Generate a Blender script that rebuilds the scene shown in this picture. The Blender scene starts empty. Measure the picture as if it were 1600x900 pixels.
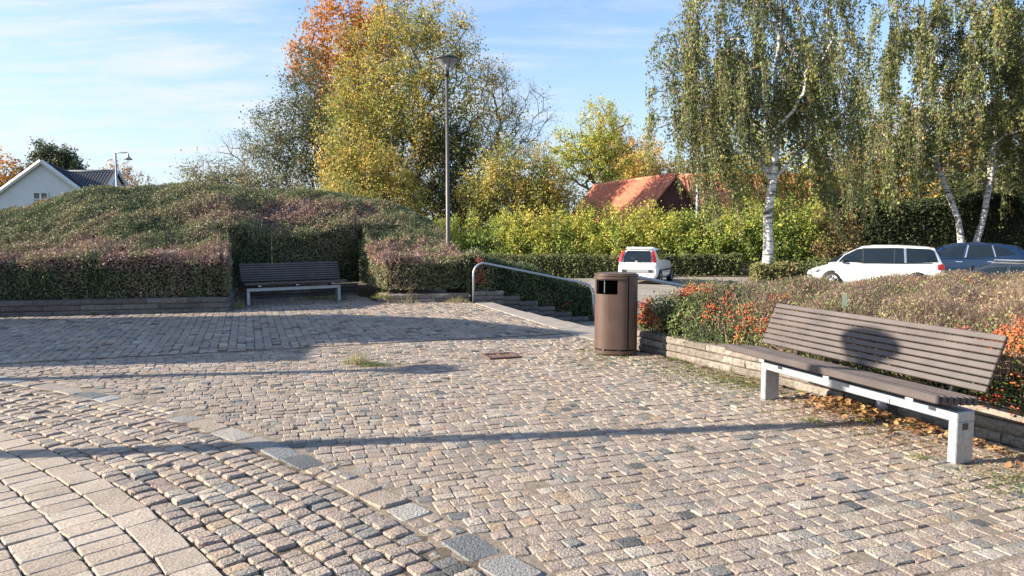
import bpy, bmesh, math, random
import numpy as np
from mathutils import Vector, Matrix
R = math.radians
rng = np.random.default_rng(7)
random.seed(7)
SC = bpy.context.scene
COL = SC.collection

# ------------------------------------------------------------------ camera, sky, sun, exposure
cam_d = bpy.data.cameras.new('camera')
cam_d.sensor_width = 36.0
cam_d.lens = 36.0 * 1130.0 / 1600.0
cam_d.clip_start = 0.05
cam_d.clip_end = 3000
cam = bpy.data.objects.new('camera', cam_d)
cam.location = (0, 0, 1.6)
cam.rotation_euler = (R(90) - math.atan(90 / 1130.0), 0, 0)
COL.objects.link(cam)
SC.camera = cam

SUN_AZ = R(7.3)          # direction the light travels, from +X towards +Y
SUN_EL = R(22.0)
sun_d = bpy.data.lights.new('sun', 'SUN')
sun_d.energy = 5.0
sun_d.angle = R(0.3)
sun_d.color = (1.0, 0.89, 0.74)
sun = bpy.data.objects.new('sun', sun_d)
sun.rotation_euler = Vector((math.cos(SUN_AZ) * math.cos(SUN_EL), math.sin(SUN_AZ) * math.cos(SUN_EL),
                             -math.sin(SUN_EL))).to_track_quat('-Z', 'Y').to_euler()
sun.location = (-40, -5, 30)
COL.objects.link(sun)

W = bpy.data.worlds.new('World')
SC.world = W
W.use_nodes = True
wn, wl = W.node_tree.nodes, W.node_tree.links
wn.clear()


def node(nt, typ, **kw):
    n = nt.nodes.new(typ)
    for k, v in kw.items():
        if k.startswith('i_'):
            n.inputs[int(k[2:])].default_value = v
        else:
            setattr(n, k, v)
    return n


def ramp_node(nt, stops, interp='LINEAR'):
    n = nt.nodes.new('ShaderNodeValToRGB')
    cr = n.color_ramp
    cr.interpolation = interp
    while len(cr.elements) > 1:
        cr.elements.remove(cr.elements[-1])
    cr.elements[0].position = stops[0][0]
    c = stops[0][1]
    cr.elements[0].color = (c[0], c[1], c[2], 1)
    for p, c in stops[1:]:
        e = cr.elements.new(p)
        e.color = (c[0], c[1], c[2], 1)
    return n


nt = W.node_tree
sky = node(nt, 'ShaderNodeTexSky', sky_type='NISHITA', sun_disc=False, sun_elevation=SUN_EL,
           sun_rotation=R(262.7), altitude=20, air_density=1.0, dust_density=0.5, ozone_density=2.0)
tc = node(nt, 'ShaderNodeTexCoord')
sep = node(nt, 'ShaderNodeSeparateXYZ')
wl.new(tc.outputs['Generated'], sep.inputs[0])
zc = node(nt, 'ShaderNodeMath', operation='MAXIMUM', i_1=0.0)
wl.new(sep.outputs[2], zc.inputs[0])
za = node(nt, 'ShaderNodeMath', operation='ADD', i_1=0.10)
wl.new(zc.outputs[0], za.inputs[0])
dx = node(nt, 'ShaderNodeMath', operation='DIVIDE')
dy = node(nt, 'ShaderNodeMath', operation='DIVIDE')
wl.new(sep.outputs[0], dx.inputs[0]); wl.new(za.outputs[0], dx.inputs[1])
wl.new(sep.outputs[1], dy.inputs[0]); wl.new(za.outputs[0], dy.inputs[1])
cmb = node(nt, 'ShaderNodeCombineXYZ')
wl.new(dx.outputs[0], cmb.inputs[0]); wl.new(dy.outputs[0], cmb.inputs[1])
mp = node(nt, 'ShaderNodeMapping')
mp.inputs['Rotation'].default_value = (0, 0, R(-14))
mp.inputs['Scale'].default_value = (0.42, 1.05, 1)
mp.inputs['Location'].default_value = (1.3, 0.4, 0)
wl.new(cmb.outputs[0], mp.inputs[0])
n1 = node(nt, 'ShaderNodeTexNoise')
n1.inputs['Scale'].default_value = 1.75
n1.inputs['Detail'].default_value = 9
n1.inputs['Roughness'].default_value = 0.66
n1.inputs['Distortion'].default_value = 0.35
wl.new(mp.outputs[0], n1.inputs['Vector'])
# the cloud deck is a thin veil that is thicker towards the west (left)
veil = node(nt, 'ShaderNodeMath', operation='MULTIPLY_ADD', i_1=-0.075, i_2=0.012)
wl.new(dx.outputs[0], veil.inputs[0])
vcl = node(nt, 'ShaderNodeClamp')
vcl.inputs['Min'].default_value = -0.10
vcl.inputs['Max'].default_value = 0.075
wl.new(veil.outputs[0], vcl.inputs[0])
cadd = node(nt, 'ShaderNodeMath', operation='ADD')
wl.new(n1.outputs['Fac'], cadd.inputs[0]); wl.new(vcl.outputs[0], cadd.inputs[1])
cr = ramp_node(nt, [(0.47, (0, 0, 0)), (0.56, (0.22,) * 3), (0.64, (0.58,) * 3), (0.76, (0.95,) * 3)])
wl.new(cadd.outputs[0], cr.inputs[0])
# pale horizon
hz = ramp_node(nt, [(0.0, (0.78,) * 3), (0.12, (0.50,) * 3), (0.24, (0.16,) * 3), (0.42, (0.0,) * 3)])
wl.new(zc.outputs[0], hz.inputs[0])
mx0 = node(nt, 'ShaderNodeMix', data_type='RGBA', blend_type='MIX')
wl.new(hz.outputs[0], mx0.inputs[0])
tint = node(nt, 'ShaderNodeMix', data_type='RGBA', blend_type='MULTIPLY')
tint.inputs[0].default_value = 1.0
wl.new(sky.outputs[0], tint.inputs[6])
tint.inputs[7].default_value = (0.93, 1.02, 1.16, 1)
wl.new(tint.outputs[2], mx0.inputs[6])
mx0.inputs[7].default_value = (2.85, 3.2, 3.7, 1)
mx = node(nt, 'ShaderNodeMix', data_type='RGBA', blend_type='MIX')
wl.new(cr.outputs[0], mx.inputs[0])
wl.new(mx0.outputs[2], mx.inputs[6])
mx.inputs[7].default_value = (3.8, 3.92, 4.15, 1)
bg = node(nt, 'ShaderNodeBackground')
bg.inputs[1].default_value = 0.095
wl.new(mx.outputs[2], bg.inputs[0])
wo = node(nt, 'ShaderNodeOutputWorld')
wl.new(bg.outputs[0], wo.inputs[0])

vs = SC.view_settings
vs.view_transform = 'Standard'
vs.look = 'None'
vs.exposure = 1.38
vs.gamma = 1.0
vs.use_curve_mapping = False
SC.cycles.max_bounces = 6
SC.cycles.diffuse_bounces = 3
SC.cycles.glossy_bounces = 3
SC.cycles.transmission_bounces = 4
SC.cycles.transparent_max_bounces = 6

# ------------------------------------------------------------------ helpers: objects
def link(name, me, parent=None, loc=None, rotz=None):
    o = bpy.data.objects.new(name, me)
    COL.objects.link(o)
    if parent is not None:
        o.parent = parent
    if loc is not None:
        o.location = loc
    if rotz is not None:
        o.rotation_euler = (0, 0, rotz)
    return o


def tag(o, label=None, cat=None, group=None, kind=None):
    if label: o['label'] = label
    if cat: o['category'] = cat
    if group: o['group'] = group
    if kind: o['kind'] = kind
    return o


def thing(name, label, cat, loc=(0, 0, 0), rotz=0.0, group=None):
    return tag(link(name, None, None, loc, rotz), label, cat, group)


def mesh_np(name, V, F, mat, attrs=None, smooth=False):
    """V (n,3); F (m,k) array of equal-sized faces, or a list of faces."""
    me = bpy.data.meshes.new(name)
    V = np.asarray(V, dtype=np.float32)
    if isinstance(F, np.ndarray):
        m, k = F.shape
        me.vertices.add(len(V))
        me.vertices.foreach_set('co', V.ravel())
        me.loops.add(m * k)
        me.loops.foreach_set('vertex_index', F.astype(np.int32).ravel())
        me.polygons.add(m)
        me.polygons.foreach_set('loop_start', np.arange(0, m * k, k, dtype=np.int32))
        me.polygons.foreach_set('loop_total', np.full(m, k, dtype=np.int32))
        me.update(calc_edges=True)
    else:
        me.from_pydata(V.tolist(), [], F)
    if attrs:
        for an, av in attrs.items():
            a = me.attributes.new(an, 'FLOAT', 'FACE')
            a.data.foreach_set('value', np.asarray(av, dtype=np.float32))
    for mm in (mat if isinstance(mat, (list, tuple)) else [mat]):
        me.materials.append(mm)
    me.polygons.foreach_set('use_smooth', np.full(len(me.polygons), bool(smooth)))
    return me


class MB:
    """collects boxes, tubes, lathes and prisms; build() links them as one mesh object"""
    def __init__(self):
        self.v, self.f, self.s = [], [], []

    def add(self, vs, fs, smooth=False):
        o = len(self.v)
        self.v += [tuple(p) for p in vs]
        self.f += [tuple(i + o for i in f) for f in fs]
        self.s += [smooth] * len(fs)
        return self

    def box(self, c, size, rotz=0.0, bev=0.0):
        sx, sy, sz = size[0] / 2, size[1] / 2, size[2] / 2
        cr_, sr_ = math.cos(rotz), math.sin(rotz)
        if bev <= 0:
            p = [(x, y, z) for z in (-sz, sz) for x, y in ((-sx, -sy), (sx, -sy), (sx, sy), (-sx, sy))]
            fs = [(3, 2, 1, 0), (4, 5, 6, 7), (0, 1, 5, 4), (1, 2, 6, 5), (2, 3, 7, 6), (3, 0, 4, 7)]
        else:
            b = min(bev, sx * .9, sy * .9, sz * .9)
            p = []
            for z, ins in ((-sz, b), (-sz + b, 0), (sz - b, 0), (sz, b)):
                ax, ay = sx - ins, sy - ins
                k = 0 if ins == 0 else 0
                p += [(-ax + b * (ins == 0), -ay, z), (ax - b * (ins == 0), -ay, z), (ax, -ay + b * (ins == 0), z), (ax, ay - b * (ins == 0), z),
                      (ax - b * (ins == 0), ay, z), (-ax + b * (ins == 0), ay, z), (-ax, ay - b * (ins == 0), z), (-ax, -ay + b * (ins == 0), z)]
            fs = []
            for r_ in range(3):
                for i in range(8):
                    j = (i + 1) % 8
                    fs.append((r_ * 8 + i, r_ * 8 + j, r_ * 8 + 8 + j, r_ * 8 + 8 + i))
            fs.append(tuple(range(24, 32)))
            fs.append(tuple(range(7, -1, -1)))
        p = [(c[0] + x * cr_ - y * sr_, c[1] + x * sr_ + y * cr_, c[2] + z) for x, y, z in p]
        return self.add(p, fs)

    def tube(self, pts, rad, n=8, smooth=True, cap=True):
        pts = [Vector(p) for p in pts]
        rads = rad if isinstance(rad, (list, tuple)) else [rad] * len(pts)
        up = None
        rings = []
        for i, p in enumerate(pts):
            d = (pts[min(i + 1, len(pts) - 1)] - pts[max(i - 1, 0)]).normalized()
            if up is None:
                up = Vector((0, 0, 1)) if abs(d.z) < .9 else Vector((1, 0, 0))
            a = d.cross(up).normalized()
            up = a.cross(d).normalized()
            rings.append([p + (a * math.cos(t) + up * math.sin(t)) * rads[i] for t in [2 * math.pi * k / n for k in range(n)]])
        vs_ = [q for r_ in rings for q in r_]
        fs = []
        for i in range(len(pts) - 1):
            for k in range(n):
                j = (k + 1) % n
                fs.append((i * n + k, i * n + j, i * n + n + j, i * n + n + k))
        if cap:
            fs.append(tuple(range(n - 1, -1, -1)))
            fs.append(tuple((len(pts) - 1) * n + k for k in range(n)))
        return self.add(vs_, fs, smooth)

    def lathe(self, prof, n=24, c=(0, 0, 0), axis='z', smooth=True):
        vs_, fs = [], []
        for r_, z in prof:
            for k in range(n):
                t = 2 * math.pi * k / n
                a, b = r_ * math.cos(t), r_ * math.sin(t)
                vs_.append((c[0] + a, c[1] + b, c[2] + z) if axis == 'z' else (c[0] + a, c[1] + z, c[2] + b))
        for i in range(len(prof) - 1):
            for k in range(n):
                j = (k + 1) % n
                q = (i * n + k, i * n + j, i * n + n + j, i * n + n + k)
                fs.append(q if axis == 'z' else q[::-1])
        return self.add(vs_, fs, smooth)

    def prism(self, poly, z0, z1):
        n = len(poly)
        vs_ = [(p[0], p[1], z0) for p in poly] + [(p[0], p[1], z1) for p in poly]
        fs = [tuple(range(n - 1, -1, -1)), tuple(range(n, 2 * n))]
        fs += [(i, (i + 1) % n, n + (i + 1) % n, n + i) for i in range(n)]
        return self.add(vs_, fs)

    def plate(self, pts, normal, t):
        """flat polygon pts (3D) given a thickness t against normal"""
        nrm = Vector(normal).normalized()
        n = len(pts)
        vs_ = [Vector(p) for p in pts] + [Vector(p) - nrm * t for p in pts]
        fs = [tuple(range(n)), tuple(range(2 * n - 1, n - 1, -1))]
        fs += [((i + 1) % n, i, n + i, n + (i + 1) % n) for i in range(n)]
        return self.add(vs_, fs)

    def mesh(self, name, mat):
        me = bpy.data.meshes.new(name)
        me.from_pydata(self.v, [], self.f)
        me.polygons.foreach_set('use_smooth', np.array(self.s, dtype=bool))
        me.materials.append(mat)
        me.update()
        return me

    def build(self, name, mat, parent=None, loc=None, rotz=None, sharp=None, fixn=False):
        me = self.mesh(name, mat)
        if fixn:
            bm_ = bmesh.new(); bm_.from_mesh(me)
            bmesh.ops.recalc_face_normals(bm_, faces=bm_.faces)
            bm_.to_mesh(me); bm_.free()
        if sharp:
            me.set_sharp_from_angle(angle=R(sharp))
        return link(name, me, parent, loc, rotz)


# smooth pseudo-noise in 3D for patches of kind / colour (numpy)
_dirs = np.random.default_rng(3).normal(size=(14, 3))
_ph = np.random.default_rng(4).uniform(0, 6.28, 14)


def patch(P, scale):
    """-1..1 smooth noise; scale = typical patch size in metres"""
    P = np.asarray(P, dtype=np.float64)
    out = np.zeros(len(P))
    for i in range(14):
        k = _dirs[i] / np.linalg.norm(_dirs[i]) * (2 * math.pi / scale) * (0.35 + 0.12 * i)
        out += np.sin(P @ k + _ph[i]) / (1 + 0.12 * i)
    return np.clip(out / 4.2, -1, 1)


# ------------------------------------------------------------------ helpers: materials
def new_mat(name):
    m = bpy.data.materials.new(name)
    m.use_nodes = True
    m.node_tree.nodes.clear()
    out = m.node_tree.nodes.new('ShaderNodeOutputMaterial')
    return m, m.node_tree, out


def add_bump(nt, bs, scale, strength, dist=0.01, detail=4, vec=None):
    nz = node(nt, 'ShaderNodeTexNoise')
    nz.inputs['Scale'].default_value = scale
    nz.inputs['Detail'].default_value = detail
    if vec is not None:
        nt.links.new(vec, nz.inputs['Vector'])
    b = node(nt, 'ShaderNodeBump')
    b.inputs['Strength'].default_value = strength
    b.inputs['Distance'].default_value = dist
    nt.links.new(nz.outputs['Fac'], b.inputs['Height'])
    nt.links.new(b.outputs[0], bs.inputs['Normal'])
    return b


def plain(name, col, rough=0.6, metal=0.0, var=0.15, nscale=6.0, bump=0.0, bscale=60, spec=0.5, coat=0.0, space='Object'):
    m, nt, out = new_mat(name)
    bs = node(nt, 'ShaderNodeBsdfPrincipled')
    bs.inputs['Roughness'].default_value = rough
    bs.inputs['Metallic'].default_value = metal
    bs.inputs['Specular IOR Level'].default_value = spec
    bs.inputs['Coat Weight'].default_value = coat
    bs.inputs['Coat Roughness'].default_value = 0.05
    tc = node(nt, 'ShaderNodeTexCoord')
    nz = node(nt, 'ShaderNodeTexNoise')
    nz.inputs['Scale'].default_value = nscale
    nz.inputs['Detail'].default_value = 5
    nt.links.new(tc.outputs[space], nz.inputs['Vector'])
    lo = tuple(c * (1 - var) for c in col)
    hi = tuple(min(1, c * (1 + var)) for c in col)
    rp = ramp_node(nt, [(0.3, lo), (0.7, hi)])
    nt.links.new(nz.outputs['Fac'], rp.inputs[0])
    nt.links.new(rp.outputs[0], bs.inputs['Base Color'])
    if bump:
        add_bump(nt, bs, bscale, bump, vec=tc.outputs[space])
    nt.links.new(bs.outputs[0], out.inputs[0])
    return m


def leaf_mat(name, stops, trans=0.35, rough=0.55, spec=0.3):
    m, nt, out = new_mat(name)
    at = node(nt, 'ShaderNodeAttribute', attribute_name='tint')
    rp = ramp_node(nt, stops)
    nt.links.new(at.outputs['Fac'], rp.inputs[0])
    bs = node(nt, 'ShaderNodeBsdfPrincipled')
    bs.inputs['Roughness'].default_value = rough
    bs.inputs['Specular IOR Level'].default_value = spec
    nt.links.new(rp.outputs[0], bs.inputs['Base Color'])
    if trans > 0:
        tr = node(nt, 'ShaderNodeBsdfTranslucent')
        nt.links.new(rp.outputs[0], tr.inputs['Color'])
        mix = node(nt, 'ShaderNodeMixShader')
        mix.inputs[0].default_value = trans
        nt.links.new(bs.outputs[0], mix.inputs[1])
        nt.links.new(tr.outputs[0], mix.inputs[2])
        nt.links.new(mix.outputs[0], out.inputs[0])
    else:
        nt.links.new(bs.outputs[0], out.inputs[0])
    return m


STONE_K = 0.86
STONE_STOPS = [(0.0, (0.12, 0.125, 0.13)), (0.02, (0.20, 0.205, 0.205)), (0.07, (0.275, 0.275, 0.26)), (0.16, (0.345, 0.30, 0.265)),
               (0.48, (0.37, 0.305, 0.265)), (0.62, (0.34, 0.31, 0.29)), (0.74, (0.42, 0.35, 0.285)), (0.86, (0.45, 0.41, 0.36)),
               (0.95, (0.40, 0.31, 0.225)), (1.0, (0.50, 0.47, 0.42))]
STONE_STOPS = [(q_, tuple(v_ * STONE_K * w_ for v_, w_ in zip(c_, (1.04, 1.0, 0.94)))) for q_, c_ in STONE_STOPS]


def stone_mat(name, stops, source, speck=0.62, rough=0.8, bump=0.8, moss=False, fine=190):
    """source: 'object' takes the shade from the object's own random number, 'attr' from the face attribute tint"""
    m, nt, out = new_mat(name)
    if source == 'object':
        src = node(nt, 'ShaderNodeObjectInfo').outputs['Random']
    else:
        src = node(nt, 'ShaderNodeAttribute', attribute_name='tint').outputs['Fac']
    rp = ramp_node(nt, stops)
    nt.links.new(src, rp.inputs[0])
    geo = node(nt, 'ShaderNodeNewGeometry')
    nz = node(nt, 'ShaderNodeTexNoise')
    nz.inputs['Scale'].default_value = fine
    nz.inputs['Detail'].default_value = 3
    nt.links.new(geo.outputs['Position'], nz.inputs['Vector'])
    nzb = node(nt, 'ShaderNodeTexNoise')
    nzb.inputs['Scale'].default_value = fine * .36
    nzb.inputs['Detail'].default_value = 2
    nt.links.new(geo.outputs['Position'], nzb.inputs['Vector'])
    av = node(nt, 'ShaderNodeMath', operation='ADD')
    nt.links.new(nz.outputs['Fac'], av.inputs[0]); nt.links.new(nzb.outputs['Fac'], av.inputs[1])
    hv = node(nt, 'ShaderNodeMath', operation='MULTIPLY', i_1=0.5)
    nt.links.new(av.outputs[0], hv.inputs[0])
    sp = ramp_node(nt, [(0.36, (1 - speck,) * 3), (0.5, (1, 1, 1)), (0.64, (1 + speck * .6,) * 3)])
    nt.links.new(hv.outputs[0], sp.inputs[0])
    mu = node(nt, 'ShaderNodeMix', data_type='RGBA', blend_type='MULTIPLY')
    mu.inputs[0].default_value = 1.0
    nt.links.new(rp.outputs[0], mu.inputs[6])
    nt.links.new(sp.outputs[0], mu.inputs[7])
    # broad dirt
    n2 = node(nt, 'ShaderNodeTexNoise')
    n2.inputs['Scale'].default_value = 1.7
    n2.inputs['Detail'].default_value = 6
    nt.links.new(geo.outputs['Position'], n2.inputs['Vector'])
    d = ramp_node(nt, [(0.3, (0.84, 0.82, 0.79)), (0.7, (1.10, 1.09, 1.08))])
    nt.links.new(n2.outputs['Fac'], d.inputs[0])
    m2 = node(nt, 'ShaderNodeMix', data_type='RGBA', blend_type='MULTIPLY')
    m2.inputs[0].default_value = 1.0
    nt.links.new(mu.outputs[2], m2.inputs[6])
    nt.links.new(d.outputs[0], m2.inputs[7])
    bs = node(nt, 'ShaderNodeBsdfPrincipled')
    bs.inputs['Roughness'].default_value = rough
    bs.inputs['Specular IOR Level'].default_value = 0.35
    nt.links.new(m2.outputs[2], bs.inputs['Base Color'])
    n3 = node(nt, 'ShaderNodeTexNoise')
    n3.inputs['Scale'].default_value = 75
    n3.inputs['Detail'].default_value = 4
    nt.links.new(geo.outputs['Position'], n3.inputs['Vector'])
    b = node(nt, 'ShaderNodeBump')
    b.inputs['Strength'].default_value = bump
    b.inputs['Distance'].default_value = 0.012
    nt.links.new(n3.outputs['Fac'], b.inputs['Height'])
    nt.links.new(b.outputs[0], bs.inputs['Normal'])
    nt.links.new(bs.outputs[0], out.inputs[0])
    return m


# ------------------------------------------------------------------ helpers: leaves, trees
def unit(a):
    return a / np.maximum(np.linalg.norm(a, axis=1, keepdims=True), 1e-9)


def leaf_quads(P, N, size, aspect=0.55, rg=rng, bias=None, spread=1.0):
    """diamond leaves centred at P; N preferred normals (n,3) or None; bias = preferred long axis"""
    n = len(P)
    nr = rg.normal(size=(n, 3))
    if N is not None:
        nr = N + nr * spread
    nr = unit(nr)
    t = rg.normal(size=(n, 3))
    if bias is not None:
        t = t * 0.5 + np.asarray(bias)
    t = unit(t - nr * np.sum(t * nr, axis=1, keepdims=True))
    b = np.cross(nr, t)
    L = (np.asarray(size) * rg.uniform(0.65, 1.35, n))[:, None]
    Wd = L * aspect
    V = np.empty((n, 4, 3))
    V[:, 0] = P - t * L * .5
    V[:, 1] = P + b * Wd * .5 + nr * L * .06
    V[:, 2] = P + t * L * .5
    V[:, 3] = P - b * Wd * .5 + nr * L * .06
    return V.reshape(-1, 3), np.arange(n * 4).reshape(n, 4)


def sticks(A, B, ra, rb, n=3):
    """tapered n-sided sticks from points A to B (arrays)"""
    A = np.asarray(A, float); B = np.asarray(B, float)
    m = len(A)
    d = unit(B - A)
    ref = np.where(np.abs(d[:, 2:3]) < .9, np.array([[0, 0, 1.0]]), np.array([[1.0, 0, 0]]))
    u = unit(np.cross(d, ref)); w = np.cross(d, u)
    ra = np.broadcast_to(np.asarray(ra, float), (m,))[:, None]
    rb = np.broadcast_to(np.asarray(rb, float), (m,))[:, None]
    V = np.empty((m, 2 * n, 3))
    for k in range(n):
        c_, s_ = math.cos(2 * math.pi * k / n), math.sin(2 * math.pi * k / n)
        V[:, k] = A + (u * c_ + w * s_) * ra
        V[:, n + k] = B + (u * c_ + w * s_) * rb
    base = (np.arange(m) * 2 * n)[:, None]
    F = np.concatenate([base + np.array([[k, (k + 1) % n, n + (k + 1) % n, n + k]]) for k in range(n)])
    return V.reshape(-1, 3), F


def sample_tris(T, dens, rg=rng):
    """T (m,3,3) triangles; returns points and normals, dens per m2"""
    e1, e2 = T[:, 1] - T[:, 0], T[:, 2] - T[:, 0]
    cr_ = np.cross(e1, e2)
    A = np.linalg.norm(cr_, axis=1) / 2
    n = int(A.sum() * dens)
    idx = rg.choice(len(T), n, p=A / A.sum())
    r1, r2 = np.sqrt(rg.random(n)), rg.random(n)
    P = T[idx, 0] * (1 - r1)[:, None] + T[idx, 1] * (r1 * (1 - r2))[:, None] + T[idx, 2] * (r1 * r2)[:, None]
    return P, unit(cr_)[idx]


def skeleton(trunk, pts, rg, up=0.25, tip=0.012, expo=2.3, jit=0.06, reuse=1.0):
    """grow branches from trunk polyline to pts; returns nodes, parent, radius"""
    nodes = [np.array(p, float) for p in trunk]
    par = [-1] + list(range(len(trunk) - 1))
    arr = np.zeros((len(trunk) + len(pts) * 4 + 8, 3))
    arr[:len(nodes)] = nodes
    plen = np.zeros(len(arr))
    for i in range(1, len(nodes)):
        plen[i] = plen[i - 1] + np.linalg.norm(nodes[i] - nodes[i - 1])
    n = len(nodes)
    first = max(1, len(trunk) // 3)
    base = arr[0]
    order = np.argsort(np.linalg.norm(pts - arr[len(trunk) - 1] * .5 - base * .5, axis=1))
    ends = []
    for i in order:
        p = pts[i]
        d = np.linalg.norm(arr[first:n] - p, axis=1)
        below = arr[first:n, 2] - p[2]
        cost = d + 0.28 * plen[first:n] * reuse + np.maximum(below + 0.3 * d, 0) * 1.6
        k = first + int(np.argmin(cost))
        a = arr[k].copy()
        L = np.linalg.norm(p - a)
        steps = 1 if L < .6 else (2 if L < 1.6 else 3)
        prev = k
        for s_ in range(1, steps + 1):
            t = s_ / steps
            q = a + (p - a) * t
            if s_ < steps:
                q = q + rg.normal(size=3) * jit * L + np.array([0, 0, up * L * t * (1 - t)])
            arr[n] = q
            par.append(prev)
            plen[n] = plen[prev] + np.linalg.norm(q - arr[prev])
            prev = n
            n += 1
        ends.append(n - 1)
    arr = arr[:n]
    par = np.array(par)
    load = np.zeros(n)
    has = np.zeros(n, bool)
    has[par[1:]] = True
    load[~has] = tip ** expo
    for i in range(n - 1, 0, -1):
        load[par[i]] += load[i] if load[i] > 0 else tip ** expo
    return arr, par, load ** (1 / expo), np.array(ends)


def blob_points(blobs, n, rg, shell=0.55):
    vol = np.array([b[3] * b[4] * b[5] for b in blobs])
    idx = rg.choice(len(blobs), n, p=vol / vol.sum())
    d = unit(rg.normal(size=(n, 3)))
    r_ = rg.random(n) ** shell
    B = np.array(blobs)[idx]
    return B[:, :3] + d * r_[:, None] * B[:, 3:6]


BARK = {}


def tree(name, label, base, trunk, blobs, ncl, per, leaf, mat, bark, tr, seed, twigs=6, twl=0.7, group=None, tip=0.014,
         tint=(0.5, 0.35, 3.0), cat='tree', aspect=0.6, shell=0.5, tintfn=None, jit=0.06, up=0.25, droop=0.0):
    """trunk: polyline relative to base; blobs: crown ellipsoids relative to base"""
    rg = np.random.default_rng(seed)
    t = thing(name, label, cat, base, 0, group)
    P = blob_points(blobs, ncl, rg, shell)
    P = P[P[:, 2] > 0.35]
    N, par, rad, ends = skeleton(trunk, P, rg, up=up, tip=tip, jit=jit)
    rad = rad * min(1.6, max(.4, tr / max(rad[0], 1e-3)))
    rad = np.maximum(rad, tip * .8)
    rad[:2] = np.maximum(rad[:2], tr)
    i = np.arange(1, len(N))
    flare = rad.copy()
    V, F = sticks(N[par[i]], N[i], np.minimum(flare[par[i]], flare[i] * 1.5), flare[i], 6)
    link('trunk', mesh_np('trunk', V, F, bark, smooth=True), t)
    E = N[ends]
    # twigs out of each branch end
    m = len(E) * twigs
    A = np.repeat(E, twigs, axis=0)
    cen = np.mean(P, axis=0)
    D = unit(unit(A - cen) * 0.7 + rg.normal(size=(m, 3)) * 0.8 + np.array([0, 0, 0.35 - droop]))
    Lw = rg.uniform(.5, 1.2, m)[:, None] * twl
    B = A + D * Lw
    V, F = sticks(A, B, tip * .55, tip * .22, 3)
    tw = link('twigs', mesh_np('twigs', V, F, bark), t)
    tw['kind'] = 'stuff'
    if per > 0:
        k = m * per
        f = rg.random(k) ** .8
        Q = np.repeat(A, per, axis=0) + np.repeat(B - A, per, axis=0) * f[:, None] + rg.normal(size=(k, 3)) * (0.16 * twl + .4 * leaf)
        out = unit(Q - cen)
        V, F = leaf_quads(Q, out * .5 + np.array([0, 0, .25]), leaf, aspect, rg, spread=.8)
        W0 = Q + np.array(base)
        if tintfn is not None:
            tn = tintfn(W0, rg)
        else:
            tn = tint[0] + tint[1] * patch(W0, tint[2]) + rg.normal(size=k) * .12
        cr_ = link('crown', mesh_np('crown', V, F, mat, {'tint': np.clip(tn, 0.001, .999)}), t)
        cr_['kind'] = 'stuff'
    return t


def leafy(name, parent, T, dens, size, mat, depth=0.05, tintfn=None, spread=0.7, aspect=0.55, rg=rng, bias=None, upb=.25, clump=0.0, csize=.4):
    P, N = sample_tris(T, dens, rg)
    if clump:      # the clipped surface is lumpy: tufts stand out, hollows show the dark inside
        P = P + N * (clump * (patch(P + 50, csize) + .6 * patch(P + 90, csize * .45)) - clump * .35)[:, None]
    P = P + N * (rg.normal(size=len(P)) * depth)[:, None]
    V, F = leaf_quads(P, N * .8 + np.array([0, 0, upb]), size, aspect, rg, bias, spread)
    tn = tintfn(P, rg)
    o = link(name, mesh_np(name, V, F, mat, {'tint': np.clip(tn, .001, .999)}), parent)
    o['kind'] = 'stuff'
    return o


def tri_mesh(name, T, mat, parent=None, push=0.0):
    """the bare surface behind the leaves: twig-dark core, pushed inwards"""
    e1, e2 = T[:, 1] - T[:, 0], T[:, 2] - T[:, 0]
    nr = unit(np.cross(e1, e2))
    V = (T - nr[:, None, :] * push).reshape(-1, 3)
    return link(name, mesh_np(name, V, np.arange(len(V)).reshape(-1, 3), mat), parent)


def quads_to_tris(Q):
    Q = np.asarray(Q, float)
    return np.concatenate([Q[:, [0, 1, 2]], Q[:, [0, 2, 3]]])

# ------------------------------------------------------------------ materials
M = {}
M['galv'] = plain('galvanised_steel', (0.40, 0.44, 0.475), rough=0.42, metal=0.55, var=0.16, nscale=26, bump=0.05, bscale=40)
M['slat'] = plain('grey_brown_slat', (0.082, 0.066, 0.061), rough=0.6, var=0.22, nscale=5, bump=0.12, bscale=45)
M['black'] = plain('black_metal', (0.02, 0.02, 0.022), rough=0.5, var=0.1)
M['white_cap'] = plain('white_plastic', (0.72, 0.72, 0.70), rough=0.5, var=0.05)
M['iron'] = plain('rusty_iron', (0.11, 0.065, 0.05), rough=0.75, var=0.25, nscale=20, bump=0.2)
M['soil'] = plain('soil', (0.075, 0.055, 0.038), rough=0.95, var=0.35, nscale=12, bump=0.6, bscale=30)
M['concrete'] = plain('pale_concrete', (0.30, 0.265, 0.225), rough=0.85, var=0.14, nscale=5, bump=0.3, bscale=70)
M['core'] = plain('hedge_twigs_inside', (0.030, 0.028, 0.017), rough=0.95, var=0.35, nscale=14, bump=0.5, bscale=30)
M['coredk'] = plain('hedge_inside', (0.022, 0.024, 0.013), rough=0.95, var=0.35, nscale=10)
M['bark'] = plain('grey_bark', (0.14, 0.115, 0.09), rough=0.9, var=0.3, nscale=8)
M['barkpale'] = plain('pale_bark', (0.24, 0.205, 0.165), rough=0.9, var=0.3, nscale=8)
M['barkred'] = plain('reddish_twigs', (0.20, 0.125, 0.10), rough=0.9, var=0.3, nscale=8)
M['dry'] = leaf_mat('dry_stems', [(0, (0.20, 0.13, 0.10)), (.35, (0.30, 0.19, 0.155)), (.7, (0.38, 0.27, 0.20)), (1, (0.46, 0.38, 0.25))], trans=0.0, rough=.8)
M['grass'] = leaf_mat('grass_blades', [(0, (0.06, 0.10, 0.02)), (.4, (0.13, 0.18, 0.035)), (.7, (0.30, 0.27, 0.10)), (1, (0.48, 0.41, 0.24))], trans=.3)
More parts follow.
